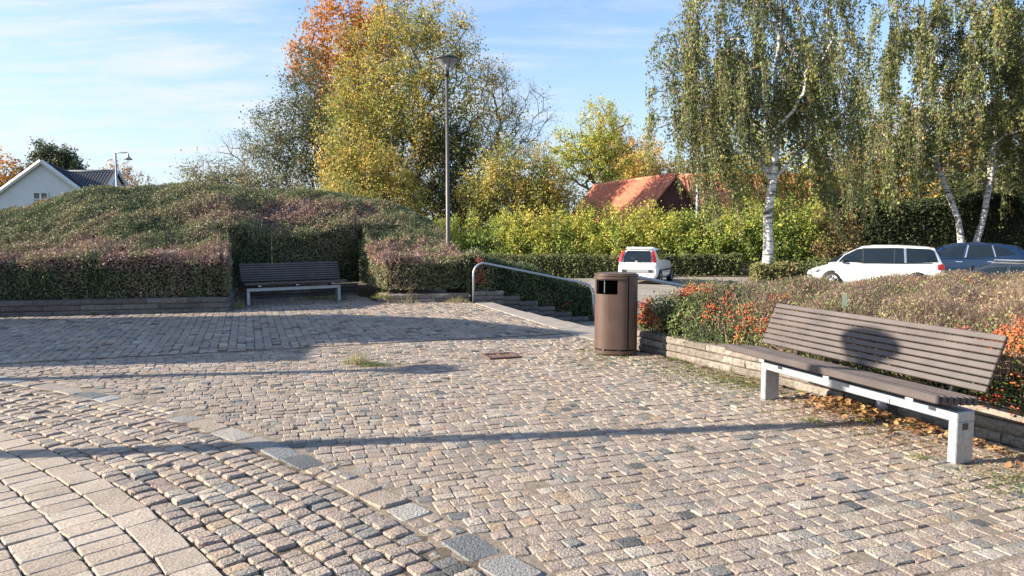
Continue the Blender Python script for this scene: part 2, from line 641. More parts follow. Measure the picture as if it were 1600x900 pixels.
M['litter'] = leaf_mat('fallen_leaf', [(0, (0.09, 0.05, 0.03)), (.3, (0.20, 0.095, 0.045)), (.6, (0.36, 0.19, 0.075)), (.85, (0.46, 0.30, 0.13)), (1, (0.36, 0.38, 0.09))], trans=.2)
M['berry'] = leaf_mat('berries', [(0, (0.36, 0.045, 0.025)), (.5, (0.47, 0.10, 0.03)), (1, (0.52, 0.21, 0.05))], trans=0.0, rough=.35, spec=.5)
M['moss'] = plain('moss', (0.15, 0.17, 0.03), rough=0.95, var=0.4, nscale=20, bump=0.5)


def bed_mat(name, lo_, hi_):
    m, nt, out = new_mat(name)
    at = node(nt, 'ShaderNodeAttribute', attribute_name='moss')
    geo = node(nt, 'ShaderNodeNewGeometry')
    nz = node(nt, 'ShaderNodeTexNoise'); nz.inputs['Scale'].default_value = 34; nz.inputs['Detail'].default_value = 6
    nt.links.new(geo.outputs['Position'], nz.inputs['Vector'])
    sand = ramp_node(nt, [(.3, lo_), (.7, hi_)])
    green = ramp_node(nt, [(.3, (0.10, 0.10, 0.025)), (.7, (0.20, 0.21, 0.05))])
    nt.links.new(nz.outputs['Fac'], sand.inputs[0]); nt.links.new(nz.outputs['Fac'], green.inputs[0])
    n2 = node(nt, 'ShaderNodeTexNoise'); n2.inputs['Scale'].default_value = 9; n2.inputs['Detail'].default_value = 5
    nt.links.new(geo.outputs['Position'], n2.inputs['Vector'])
    ad = node(nt, 'ShaderNodeMath', operation='ADD')
    nt.links.new(at.outputs['Fac'], ad.inputs[0]); nt.links.new(n2.outputs['Fac'], ad.inputs[1])
    fr = ramp_node(nt, [(.86, (0, 0, 0)), (1.0, (1, 1, 1))])
    nt.links.new(ad.outputs[0], fr.inputs[0])
    mx_ = node(nt, 'ShaderNodeMix', data_type='RGBA')
    nt.links.new(fr.outputs[0], mx_.inputs[0]); nt.links.new(sand.outputs[0], mx_.inputs[6]); nt.links.new(green.outputs[0], mx_.inputs[7])
    bs = node(nt, 'ShaderNodeBsdfPrincipled'); bs.inputs['Roughness'].default_value = .95
    bs.inputs['Specular IOR Level'].default_value = .15
    nt.links.new(mx_.outputs[2], bs.inputs['Base Color'])
    add_bump(nt, bs, 90, .5, .01, vec=geo.outputs['Position'])
    nt.links.new(bs.outputs[0], out.inputs[0])
    return m


M['bed'] = bed_mat('joint_sand', (0.17, 0.138, 0.104), (0.30, 0.25, 0.195))
M['bed_dk'] = bed_mat('dark_joint_grit', (0.085, 0.066, 0.048), (0.155, 0.125, 0.095))
M['sett_o'] = stone_mat('granite_sett', STONE_STOPS, 'object')
M['sett_a'] = stone_mat('granite_setts', STONE_STOPS, 'attr')
BORDER_STOPS = [(0, (.13, .14, .145)), (.2, (.24, .25, .25)), (.45, (.32, .29, .255)), (.7, (.34, .275, .215)), (.85, (.36, .335, .295)), (1, (.29, .30, .295))]
M['border_o'] = stone_mat('granite_border', BORDER_STOPS, 'object', speck=.55)
M['border_a'] = stone_mat('granite_borders', BORDER_STOPS, 'attr', speck=.55)
PAVER_STOPS = [(0, (.365, .305, .245)), (.5, (.41, .345, .278)), (1, (.44, .38, .315))]
M['paver'] = stone_mat('exposed_aggregate_paver', PAVER_STOPS, 'object', speck=.36, rough=.9, bump=.4, fine=150)
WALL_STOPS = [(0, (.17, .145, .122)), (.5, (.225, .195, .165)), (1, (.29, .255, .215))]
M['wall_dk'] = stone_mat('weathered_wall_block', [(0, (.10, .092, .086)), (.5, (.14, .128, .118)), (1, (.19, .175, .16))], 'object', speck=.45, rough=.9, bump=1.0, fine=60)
M['wall'] = stone_mat('rough_wall_block', WALL_STOPS, 'object', speck=.45, rough=.9, bump=1.0, fine=60)


def parking_mat():
    m, nt, out = new_mat('parking_pavers')
    geo = node(nt, 'ShaderNodeNewGeometry')
    br = node(nt, 'ShaderNodeTexBrick')
    br.inputs['Scale'].default_value = 1.0
    br.inputs['Brick Width'].default_value = .21
    br.inputs['Row Height'].default_value = .105
    br.inputs['Mortar Size'].default_value = .008
    br.inputs['Color1'].default_value = (.30, .275, .245, 1)
    br.inputs['Color2'].default_value = (.36, .33, .29, 1)
    br.inputs['Mortar'].default_value = (.15, .135, .11, 1)
    mp_ = node(nt, 'ShaderNodeMapping'); mp_.inputs['Rotation'].default_value = (0, 0, R(20))
    nt.links.new(geo.outputs['Position'], mp_.inputs[0]); nt.links.new(mp_.outputs[0], br.inputs['Vector'])
    nz = node(nt, 'ShaderNodeTexNoise'); nz.inputs['Scale'].default_value = .8; nz.inputs['Detail'].default_value = 7
    nt.links.new(geo.outputs['Position'], nz.inputs['Vector'])
    d = ramp_node(nt, [(.3, (.72, .72, .7)), (.7, (1.1, 1.08, 1.05))])
    nt.links.new(nz.outputs['Fac'], d.inputs[0])
    mu = node(nt, 'ShaderNodeMix', data_type='RGBA', blend_type='MULTIPLY'); mu.inputs[0].default_value = 1
    nt.links.new(br.outputs['Color'], mu.inputs[6]); nt.links.new(d.outputs[0], mu.inputs[7])
    bs = node(nt, 'ShaderNodeBsdfPrincipled'); bs.inputs['Roughness'].default_value = .9
    nt.links.new(mu.outputs[2], bs.inputs['Base Color'])
    b = node(nt, 'ShaderNodeBump'); b.inputs['Strength'].default_value = .6; b.inputs['Distance'].default_value = .008
    nt.links.new(br.outputs['Fac'], b.inputs['Height']); b.invert = True
    nt.links.new(b.outputs[0], bs.inputs['Normal'])
    nt.links.new(bs.outputs[0], out.inputs[0])
    return m


M['lot'] = parking_mat()
M['turf'] = plain('rough_turf', (0.075, 0.085, 0.03), rough=.95, var=.4, nscale=1.2, bump=.5, bscale=8)
M['mulch'] = plain('leaf_mulch', (0.15, 0.09, 0.06), rough=.95, var=.45, nscale=6, bump=.6, bscale=18)

# ------------------------------------------------------------------ ground
LOT_Z = -0.6
E1 = np.array([0.939, 0.343])       # across the plaza (stair direction)
E2 = np.array([-0.343, 0.939])      # along the benches and the stair edge


def sheet(name, poly, z, mat, label):
    me = bpy.data.meshes.new(name)
    me.from_pydata([(p[0], p[1], z) for p in poly], [], [tuple(range(len(poly)))])
    me.materials.append(mat)
    return tag(link(name, me), label, None, None, 'structure')


sheet('ground', [(-1500, -1500), (1500, -1500), (1500, 1500), (-1500, 1500)], -0.66, M['turf'], 'rough green ground around the plaza and car park out to the horizon')
sheet('parking_lot', [(-3, 8), (60, 0), (60, 34.2), (-3, 34.2)], LOT_Z, M['lot'], 'pale paved car park lying below the plaza')
sheet('planting_strip', [(-8, 34.2), (60, 34.2), (60, 52), (-8, 52)], -0.57, M['mulch'], 'brown strip of bare earth under the shrubs behind the car park')

PLAZA_BASE = [(-45, -20), (14, -20), (14, 2), (9.6, 12.9), (1.62, 10.02), (-.5, 15.95), (-.62, 16.5), (-2.6, 23.5), (-45, 21)]
pl = MB().prism(PLAZA_BASE, -0.9, -0.05).build('cobbled_plaza', M['soil'])
tag(pl, 'sunlit square of worn granite cobbles with sandy joints', None, None, 'structure')

WALL_R = [(5.35, 1.75), (3.80, 5.22), (2.72, 7.72), (1.76, 9.6), (1.58, 9.98)]     # foot of the right-hand bed wall
STONE_POLY = np.array([(-15, 2.3), (5.0, 2.3), (3.72, 5.22), (2.66, 7.68), (1.70, 9.50), (1.52, 9.9), (1.38, 10.12), (-.86, 15.9), (-.92, 16.2), (-2.72, 15.92), (-3.1, 16.4),
                       (-3.95, 18.1), (-6.35, 16.7), (-5.62, 14.15), (-9.51, 13.3), (-15, 12.1)])


def inside(P, poly):
    x, y = P[:, 0], P[:, 1]
    ins = np.zeros(len(P), bool)
    n = len(poly)
    for i in range(n):
        x0, y0 = poly[i]; x1, y1 = poly[(i + 1) % n]
        c = ((y0 > y) != (y1 > y)) & (x < (x1 - x0) * (y - y0) / (y1 - y0 + 1e-12) + x0)
        ins ^= c
    return ins


SPLIT = 10.15
CC = np.array([-11.75, -5.75]); R_PAV = 13.77; R_BOR = 14.80


def wall_dist(P):
    d = np.full(len(P), 9.0)
    for a, b in zip(WALL_R[:-1], WALL_R[1:]):
        a = np.array(a); b = np.array(b); ab = b - a
        t = np.clip(((P - a) @ ab) / (ab @ ab), 0, 1)
        d = np.minimum(d, np.linalg.norm(P - (a + t[:, None] * ab), axis=1))
    return d


# sand between the stones (a fine uneven sheet), mossy near the wall
gx = np.arange(-15, 5.4, .14); gy = np.arange(2.3, 18.2, .14)
GX, GY = np.meshgrid(gx, gy)
P2 = np.stack([GX.ravel(), GY.ravel()], 1)
rad_ = np.linalg.norm(P2 - CC, axis=1)
z = -0.0056 + 0.0024 * patch(np.c_[P2, np.zeros(len(P2))], .6) + rng.normal(size=len(P2)) * .0015
z = np.where(rad_ < R_BOR - .75, -0.020, np.where(rad_ < R_BOR - .1, -0.012, z))
nx, ny = len(gx), len(gy)
ii = (np.arange(ny - 1)[:, None] * nx + np.arange(nx - 1)[None]).ravel()
F = np.stack([ii, ii + 1, ii + nx + 1, ii + nx], 1)
cen = P2[F].mean(1)
F = F[inside(cen, STONE_POLY)]
cen = P2[F].mean(1)
wd = wall_dist(cen)
along = cen @ E2
moss = np.clip(.62 - wd * .34, 0, .7) * np.clip((cen[:, 1] - 4.0) / 2.0, 0.35, 1) + .22 * patch(np.c_[cen, cen[:, :1] * 0], 1.3)
moss += .36 * np.exp(-((cen[:, 0] + 2.7) ** 2 / 3.0 + (cen[:, 1] - 7.3) ** 2 / 1.2))
moss -= .3 * (np.linalg.norm(cen - CC, axis=1) < R_BOR)
sand = mesh_np('joint_sand', np.c_[P2, z], F, [M['bed'], M['bed_dk']], {'moss': np.clip(moss, -.3, .8)})
sand.polygons.foreach_set('material_index', ((np.linalg.norm(cen - CC, axis=1) < R_BOR - .1) | (cen @ E2 > SPLIT)).astype(np.int32))
so = link('joint_sand', sand, pl); so['kind'] = 'stuff'

# ------------------------------------------------------------------ setts
OCT = None


def sett_verts(a, b, rg, near=True, bev=.0045, deep=.05, cut=.009, dome=.002, tl=.024):
    """one worn stone, half sizes a x b, top near z = 0"""
    if near:
        c = min(cut, a * .45, b * .45)
        base = np.array([(-a + c, -b), (a - c, -b), (a, -b + c), (a, b - c), (a - c, b), (-a + c, b), (-a, b - c), (-a, -b + c)])
        base = base + rg.normal(size=base.shape) * min(a, b) * .055
        k = 1 - bev / min(a, b)
        top = base * k + rg.normal(size=base.shape) * .0012
        tilt = rg.normal(size=2) * tl
        zt = top @ tilt + rg.normal(size=8) * .0012
        V = np.concatenate([np.c_[base * .96, np.full(8, -deep)], np.c_[base, np.full(8, -bev * 1.05) + base @ tilt],
                            np.c_[top, zt], [[0, 0, dome]]])
        F = []
        for r_ in (0, 8):
            for i in range(8):
                j = (i + 1) % 8
                F += [(r_ + i, r_ + j, r_ + 8 + j), (r_ + i, r_ + 8 + j, r_ + 8 + i)]
        F += [(16 + i, 16 + (i + 1) % 8, 24) for i in range(8)]
        return V, np.array(F)
    base = np.array([(-a, -b), (a, -b), (a, b), (-a, b)]) + rg.normal(size=(4, 2)) * min(a, b) * .1
    top = base * (1 - bev / min(a, b))
    tilt = rg.normal(size=2) * .03
    V = np.concatenate([np.c_[base, np.full(4, -deep)], np.c_[base, np.full(4, -bev)], np.c_[top, top @ tilt + .001]])
    F = []
    for r_ in (0, 4):
        for i in range(4):
            j = (i + 1) % 4
            F += [(r_ + i, r_ + j, r_ + 4 + j), (r_ + i, r_ + 4 + j, r_ + 4 + i)]
    F += [(8, 9, 10), (8, 10, 11)]
    return V, np.array(F)


stones = []      # x, y, angle, half length, half width, z, kind
rg = np.random.default_rng(21)
# straight courses
a1, a2 = math.atan2(E1[1], E1[0]), math.atan2(E2[1], E2[0])
SPLIT = 10.15
for j in range(int(1.5 / .106), int(SPLIT / .106) + 1):
    y_ = j * .106 + .004 * math.sin(j * 1.7)
    x_ = -16 + rg.random() * .15
    ph = rg.random() * 6
    while x_ < 8.5:
        L = rg.uniform(.086, .134)
        p = E1 * (x_ + L / 2) + E2 * (y_ + .010 * math.sin(x_ * .9 + ph) + rg.normal() * .0035)
        stones.append((p[0], p[1], a1 + rg.normal() * .035, L / 2 - .0032, .106 / 2 - .0034, rg.normal() * .0028, 'b'))
        x_ += L
for j in range(-130, 80):
    x_ = j * .118
    y_ = SPLIT + .07 + rg.random() * .06
    while y_ < 22:
        L = rg.uniform(.11, .2)
        p = E1 * (x_ + rg.normal() * .003) + E2 * (y_ + L / 2)
        stones.append((p[0], p[1], a2 + rg.normal() * .03, L / 2 - .0045, .118 / 2 - .0042, rg.normal() * .003, 'c'))
        y_ += L
stones = [s_ for s_ in stones if math.hypot(s_[0] - CC[0], s_[1] - CC[1]) > R_BOR + .17]
# rings of setts round the paver circle
nr = 7
wr = (R_BOR - .10 - R_PAV) / nr
for j in range(nr):
    r_ = R_PAV + wr * (j + .5)
    th = 0.1 + rg.random() * .01
    while th < 2.2:
        L = rg.uniform(.082, .13)
        th += L / 2 / r_
        rr = r_ + rg.normal() * .004
        x_, y_ = CC[0] + rr * math.cos(th), CC[1] + rr * math.sin(th)
        stones.append((x_, y_, th + math.pi / 2 + rg.normal() * .04, L / 2 - .0045, wr / 2 - .0048, rg.normal() * .0055, 'r'))
        th += L / 2 / r_
# broad border stones, a few of them replaced by small setts
th = 0.1
borders = []
while th < 2.2:
    L = rg.uniform(.20, .42)
    th += L / 2 / R_BOR
    x_, y_ = CC[0] + (R_BOR + .03) * math.cos(th), CC[1] + (R_BOR + .03) * math.sin(th)
    if rg.random() < .72:
        borders.append((x_, y_, th + math.pi / 2 + rg.normal() * .015, L / 2 - .007, .10, rg.normal() * .002, 'k'))
    else:
        n_ = max(2, round(L / .12))
        for q in range(n_):
            t2 = th + (q + .5 - n_ / 2) * L / n_ / R_BOR
            for s_ in (-.052, .052):
                rr = R_BOR + .03 + s_
                stones.append((CC[0] + rr * math.cos(t2), CC[1] + rr * math.sin(t2), t2 + math.pi / 2 + rg.normal() * .05, L / n_ / 2 - .008, .043, rg.normal() * .004, 'r'))
    th += L / 2 / R_BOR


def in_poly_list(S):
    P = np.array([(s_[0], s_[1]) for s_ in S])
    k = inside(P, STONE_POLY)
    return [s_ for s_, q in zip(S, k) if q]


stones = in_poly_list(stones)
borders = in_poly_list(borders)
GRATE = (-.14, 9.14)
stones = [s_ for s_ in stones if abs(s_[0] - GRATE[0]) > .26 or abs(s_[1] - GRATE[1]) > .24]


def in_view(s_):
    return s_[1] > 3.05 and abs(s_[0] / s_[1]) < .715


def put_single(S, name, mat, n, parent, nvar=28, **kw):
    """the n nearest stones in view as objects of their own (shared meshes); returns the rest"""
    vis = sorted([s_ for s_ in S if in_view(s_)], key=lambda s_: math.hypot(s_[0], s_[1]) - .5 * s_[3])[:n]
    ids = {id(s_) for s_ in vis}
    vr = []
    rgv = np.random.default_rng(5)
    a0 = np.mean([s_[3] for s_ in vis]); b0 = np.mean([s_[4] for s_ in vis])
    for q in range(nvar):
        V, F_ = sett_verts(a0, b0, rgv, **kw)
        vr.append(mesh_np(name, V, F_, mat))
    for q, s_ in enumerate(vis):
        o = link(name, vr[int(rgv.integers(nvar))], parent, (s_[0], s_[1], s_[5]), s_[2] + (math.pi if q % 2 else 0))
        o.scale = (s_[3] / a0, s_[4] / b0, 1)
    return [s_ for s_ in S if id(s_) not in ids]


def put_joined(S, name, mat, parent, near_y=9.0, **kw):
    VV, FF, TT = [], [], []
    o_ = 0
    rgv = np.random.default_rng(6)
    for s_ in S:
        V, F_ = sett_verts(s_[3], s_[4], rgv, near=math.hypot(s_[0], s_[1]) < near_y, **kw)
        c_, q_ = math.cos(s_[2]), math.sin(s_[2])
        VV.append(np.c_[V[:, 0] * c_ - V[:, 1] * q_ + s_[0], V[:, 0] * q_ + V[:, 1] * c_ + s_[1], V[:, 2] + s_[5]])
        FF.append(F_ + o_)
        TT.append(np.full(len(F_), rgv.random()))
        o_ += len(V)
    o = link(name, mesh_np(name, np.concatenate(VV), np.concatenate(FF), mat, {'tint': np.concatenate(TT)}), parent)
    o['kind'] = 'stuff'
    return o


KR = dict(bev=.0072, cut=.013, dome=.003, tl=.038)       # the ring setts are rounder and rougher
first = {id(s_) for s_ in sorted([s_ for s_ in stones if in_view(s_)], key=lambda s_: math.hypot(s_[0], s_[1]) - .5 * s_[3])[:300]}
ringS = [s_ for s_ in stones if s_[6] == 'r']; flatS = [s_ for s_ in stones if s_[6] != 'r']
n_r = sum(id(s_) in first for s_ in ringS); n_f = sum(id(s_) in first for s_ in flatS)
rest_r = put_single(ringS, 'cobblestone', M['sett_o'], n_r, pl, **KR)
rest_f = put_single(flatS, 'cobblestone', M['sett_o'], n_f, pl)
put_joined(rest_f, 'cobblestones', M['sett_a'], pl)
put_joined(rest_r, 'cobblestones', M['sett_a'], pl, **KR)
restb = put_single(borders, 'border_stone', M['border_o'], 60, pl, 10, cut=.02, bev=.008, dome=.002)
if restb:
    put_joined(restb, 'border_stones', M['border_a'], pl, cut=.02, bev=.008, dome=.002)

# pavers inside the circle
pc = MB()
ring = [(CC[0] + R_PAV * math.cos(t), CC[1] + R_PAV * math.sin(t)) for t in np.linspace(-.1, 2.4, 60)]
pc.prism(ring + [(-30, 5), (-30, -12), (2, -12)], -.049, -.016)
pcir = pc.build('paved_circle', M['bed_dk'])
tag(pcir, 'beige concrete pavers laid in curved rows, bottom left corner of the plaza', None, None, 'structure')
pav = []
r_out = R_PAV - .004
for j, (wd_, ln) in enumerate([(.205, .24), (.245, .148), (.245, .15), (.245, .146), (.245, .15), (.245, .148), (.245, .15), (.245, .148), (.245, .15)]):
    r_ = r_out - wd_ / 2
    th = .1 + rg.random() * .02
    while th < 2.3:
        L = ln * rg.uniform(.97, 1.03)
        th += L / 2 / r_
        pav.append((CC[0] + r_ * math.cos(th), CC[1] + r_ * math.sin(th), th + math.pi / 2, L / 2 - .0025, wd_ / 2 - .0036, .001 + rg.normal() * .0016, 'p'))
        th += L / 2 / r_
    r_out -= wd_
pav = [s_ for s_ in pav if s_[1] > 2.3 and s_[0] > -9]
kwp = dict(cut=.012, bev=.005, dome=.001, deep=.04, tl=.012)
edge = [s_ for s_ in pav if s_[3] > .1]
inner = [s_ for s_ in pav if s_[3] <= .1]
ne = len([1 for s_ in edge if in_view(s_)])
r1 = put_single(edge, 'paver', M['paver'], min(ne, 100), pcir, 12, **kwp)
r2 = put_single(inner, 'paver', M['paver'], 300 - min(ne, 100), pcir, 16, **kwp)
M['paver_a'] = stone_mat('exposed_aggregate_pavers', PAVER_STOPS, 'attr', speck=.36, rough=.9, bump=.4, fine=150)
put_joined(r1 + r2, 'pavers', M['paver_a'], pcir, **kwp)

# ------------------------------------------------------------------ low walls of rough blocks
def block_mesh(L, D, H, rg, mat='wall'):
    """rough-faced block, length L along x, front at y = 0, depth D, from z = 0 to H"""
    nseg = max(2, int(L / .12))
    xs = np.linspace(0, L, nseg + 1)
    V, F_ = [], []
    for i, x_ in enumerate(xs):
        e = .010 if i in (0, nseg) else 0.0
        b = rg.normal() * .005
        b2 = rg.normal() * .005
        V += [(x_, .012 + e, 0.002), (x_, b + e - .004, H * .22), (x_, b2 + e - .004, H * .75), (x_, .012 + e, H - .004), (x_, D, H - .004), (x_, D, .002)]
    for i in range(nseg):
        for k in range(6):
            j = (k + 1) % 6
            F_.append((i * 6 + k, i * 6 + 6 + k, i * 6 + 6 + j, i * 6 + j))
    F_.append(tuple(range(5, -1, -1))); F_.append(tuple(nseg * 6 + k for k in range(6)))
    me = bpy.data.meshes.new('stone')
    me.from_pydata(V, [], F_)
    bm_ = bmesh.new(); bm_.from_mesh(me); bmesh.ops.recalc_face_normals(bm_, faces=bm_.faces); bm_.to_mesh(me); bm_.free()
    me.materials.append(M[mat])
    return me


def wall(name, label, line, heights, course=.102, blk=(.32, .6), depth=.22, z0=-.03, seed=1, group=None, stagger=0.0, mat='wall'):
    """line: foot polyline with the face on its right-hand side when walked; heights: courses per segment"""
    t = thing(name, label, 'wall', (line[0][0], line[0][1], z0), 0, group)
    rgw = np.random.default_rng(seed)
    org = np.array([line[0][0], line[0][1]])
    for si, (a, b) in enumerate(zip(line[:-1], line[1:])):
        a = np.array(a, float); b = np.array(b, float)
        L = np.linalg.norm(b - a); d = (b - a) / L; ang = math.atan2(d[1], d[0]); nrm = np.array([-d[1], d[0]])
        for k in range(heights[si] if isinstance(heights, (list, tuple)) else heights):
            x_ = 0.0
            first = True
            while x_ < L - .02:
                l_ = rgw.uniform(*blk) * (rgw.uniform(.4, 1) if first else 1)
                first = False
                if L - x_ - l_ < .15:
                    l_ = L - x_
                p = a + d * x_ + nrm * (stagger * k + rgw.normal() * .004) - org
                link('stone', block_mesh(l_ - .006, depth, course, rgw, mat), t, (p[0], p[1], k * course), ang + rgw.normal() * .002)
                x_ += l_
    return t


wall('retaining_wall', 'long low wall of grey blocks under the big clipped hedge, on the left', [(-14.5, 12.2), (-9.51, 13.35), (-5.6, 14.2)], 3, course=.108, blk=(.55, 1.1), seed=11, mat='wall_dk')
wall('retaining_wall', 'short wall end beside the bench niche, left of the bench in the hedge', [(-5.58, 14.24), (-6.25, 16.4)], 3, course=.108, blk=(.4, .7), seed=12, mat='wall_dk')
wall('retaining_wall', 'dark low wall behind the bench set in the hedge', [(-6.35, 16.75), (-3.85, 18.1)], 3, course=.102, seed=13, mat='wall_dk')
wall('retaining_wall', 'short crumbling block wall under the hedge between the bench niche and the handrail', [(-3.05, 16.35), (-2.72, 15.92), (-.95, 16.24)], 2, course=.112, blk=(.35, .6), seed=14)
wall('retaining_wall', 'sunlit low wall of rough pale blocks holding the berry hedge behind the bin and bench', list(reversed(WALL_R)), 3, course=.094, blk=(.35, .62), seed=15)

# ------------------------------------------------------------------ stairs down to the car park
ST0 = np.array([-.52, 15.98]); ST1 = np.array([1.66, 10.12])
stair = thing('stone_stairs', 'wide pale stone steps going down from the plaza to the car park', 'stairs', (0, 0, 0))
Ls = np.linalg.norm(ST1 - ST0); ds = (ST1 - ST0) / Ls; angs = math.atan2(ds[1], ds[0])
pcd = np.array([-ds[1], ds[0]])            # downhill direction
if pcd @ E1 < 0: pcd = -pcd
NST, RISE, TREAD = 5, .12, .47
for k in range(NST):
    n_b = 7
    for q in range(n_b):
        L = Ls / n_b
        c = ST0 + ds * (L * (q + .5)) + pcd * (TREAD * (k - .5) + (.12 if k == 0 else 0))
        w_ = TREAD if k else .38
        zt = .006 if k == 0 else -RISE * k
        MB().box((0, 0, -.09), (L - .008, w_ + .02, .18), 0, .008).build('step', M['concrete'], stair, (c[0], c[1], zt + rng.normal() * .001), angs)
fl = [tuple(ST0 + pcd * t) for t in (0, 2.2)]
sw_ = thing('stepped_wall', 'stepped flank wall of grey blocks descending beside the stairs under the hedge', 'wall', (0, 0, 0))
rgw = np.random.default_rng(8)
t_ = -.32
P0w = ST0 + np.array([-.06, .45])
for k, (te, zt) in enumerate([(.42, .22), (.82, .09), (1.28, -.05), (1.71, -.19), (2.15, -.34), (2.6, -.47)]):
    for zc in (0, 1, 2):
        x_ = t_
        while x_ < te - .02:
            l_ = min(rgw.uniform(.24, .42), te - x_)
            if te - x_ - l_ < .12: l_ = te - x_
            p = P0w + pcd * x_
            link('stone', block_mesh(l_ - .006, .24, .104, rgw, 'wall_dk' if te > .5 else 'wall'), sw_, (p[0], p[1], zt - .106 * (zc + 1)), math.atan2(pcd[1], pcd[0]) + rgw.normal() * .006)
            x_ += l_
    t_ = te
# end face of the top block seen from the plaza

# ------------------------------------------------------------------ foliage colours
L_HEDGE = leaf_mat('clipped_hedge_leaf', [(0, (0.018, 0.03, 0.014)), (0.3, (0.1, 0.142, 0.058)), (0.5, (0.216, 0.226, 0.1)), (0.64, (0.343, 0.281, 0.162)), (0.78, (0.329, 0.215, 0.168)), (0.9, (0.268, 0.115, 0.1)), (1, (0.413, 0.321, 0.268))], trans=.18)
L_BED = leaf_mat('firethorn_leaf', [(0, (0.025, 0.052, 0.016)), (0.3, (0.086, 0.138, 0.034)), (0.5, (0.19, 0.23, 0.069)), (0.68, (0.345, 0.287, 0.149)), (0.85, (0.437, 0.305, 0.224)), (1, (0.494, 0.23, 0.127))], trans=.25)
L_BOX = leaf_mat('low_hedge_leaf', [(0, (0.045, 0.062, 0.022)), (.4, (0.135, 0.155, 0.055)), (.75, (0.225, 0.23, 0.085)), (1, (0.34, 0.25, 0.11))], trans=.25)
L_YEL = leaf_mat('yellowing_leaf', [(0, (0.099, 0.177, 0.051)), (0.3, (0.255, 0.343, 0.07)), (0.6, (0.53, 0.518, 0.097)), (0.85, (0.7, 0.601, 0.129)), (1, (0.663, 0.394, 0.162))], trans=.4)
L_OLIVE = leaf_mat('olive_leaf', [(0, (0.07, 0.124, 0.032)), (0.3, (0.233, 0.271, 0.068)), (0.55, (0.455, 0.405, 0.099)), (0.8, (0.688, 0.515, 0.123)), (1, (0.75, 0.429, 0.111))], trans=.35)
L_ORANGE = leaf_mat('orange_leaf', [(0, (0.25, 0.125, 0.027)), (0.35, (0.525, 0.213, 0.031)), (0.7, (0.625, 0.288, 0.044)), (1, (0.5, 0.112, 0.037))], trans=.4)
L_GREY = leaf_mat('grey_green_leaf', [(0, (0.06, 0.085, 0.037)), (0.5, (0.162, 0.178, 0.082)), (0.85, (0.272, 0.255, 0.119)), (1, (0.374, 0.306, 0.119))], trans=.3)
L_BIRCH = leaf_mat('birch_leaf', [(0, (0.051, 0.082, 0.031)), (0.4, (0.174, 0.214, 0.061)), (0.7, (0.317, 0.317, 0.091)), (0.9, (0.53, 0.408, 0.102)), (1, (0.612, 0.347, 0.082))], trans=.3, spec=.5)
L_DARK = leaf_mat('dark_evergreen_leaf', [(0, (0.013, 0.023, 0.01)), (0.5, (0.039, 0.06, 0.021)), (0.9, (0.085, 0.104, 0.033)), (1, (0.156, 0.13, 0.053))], trans=.15)
L_RUST = leaf_mat('rusty_leaf', [(0, (0.12, 0.112, 0.048)), (0.4, (0.272, 0.208, 0.08)), (0.75, (0.432, 0.24, 0.096)), (1, (0.528, 0.208, 0.08))], trans=.35)

# ------------------------------------------------------------------ the big clipped hedge (mound with a niche for the bench)
FRONT = [(-17, 11.3), (-14, 12.45), (-11.8, 12.98), (-9.51, 13.45), (-7.5, 13.92), (-5.66, 14.34), (-4.85, 14.9), (-3.9, 15.45), (-3.08, 16.4), (-2.80, 16.02), (-1.9, 16.14), (-.96, 16.34)]
BACKD = [(-.22, .975)] * 4 + [(-.27, .963)] + [(-.34, .94)] * 3 + [(-.34, .94)] * 2 + [(-.32, .947), (-.30, .954)]
CREST = [1.4, 1.7, 2.0, 2.66, 2.82, 2.74, 2.70, 2.70, 2.68, 2.62, 2.38, 1.95]
FTOP = [1.15, 1.15, 1.15, 1.15, 1.15, 1.12, 1.12, 1.1, 1.02, 1.04, 1.04, 1.02]
NICHE = 2.25      # depth of the niche behind the front line
WT = .29


def dens_poly(arr, k):
    arr = np.array(arr, float)
    if arr.ndim == 1: arr = arr[:, None]
    out = []
    for a, b in zip(arr[:-1], arr[1:]):
        for t in np.arange(k) / k:
            out.append(a + (b - a) * t)
    out.append(arr[-1])
    return np.array(out)


KD = 5
Fp = dens_poly(FRONT, KD); Bd = dens_poly(BACKD, KD); Cr = dens_poly(CREST, KD)[:, 0]; Ft = dens_poly(FTOP, KD)[:, 0]
NI0, NI1 = 5 * KD, 8 * KD           # niche between these columns


OFFS = dens_poly([0, 0, 0, 0, 0, 0, 0, 0, .66, .17, 0, 0], KD)[:, 0]
PW = dens_poly([.95, .95, .95, .95, .95, 1.05, 1.25, 1.3, 1.25, 1.2, 1.1, 1.0], KD)[:, 0]


def mound_h(i, s):
    s = s + OFFS[i] * min(1, s / .3)
    f = min(1, s / 5.6); f = f * f * (3 - 2 * f)
    f = f ** PW[i]
    h = Ft[i] + (Cr[i] - Ft[i]) * f
    if s < .22: h -= .10 * (1 - s / .22) ** 2
    if s > 6.2: h -= (s - 6.2) ** 2 * .55
    return h


SS = [0, .1, .22, .5, .9, 1.4, 1.9, NICHE, 2.6, 3.1, 3.7, 4.3, 4.9, 5.5, 6.2, 6.9, 7.6]


def mp3(i, s, z=None):
    p = Fp[i] + Bd[i] * s
    w = .05 * math.sin(p[0] * 2.1 + p[1] * 1.3) + .04 * math.sin(p[0] * 4.3 - p[1] * 3.1)
    return (p[0], p[1], (mound_h(i, s) + w) if z is None else z)


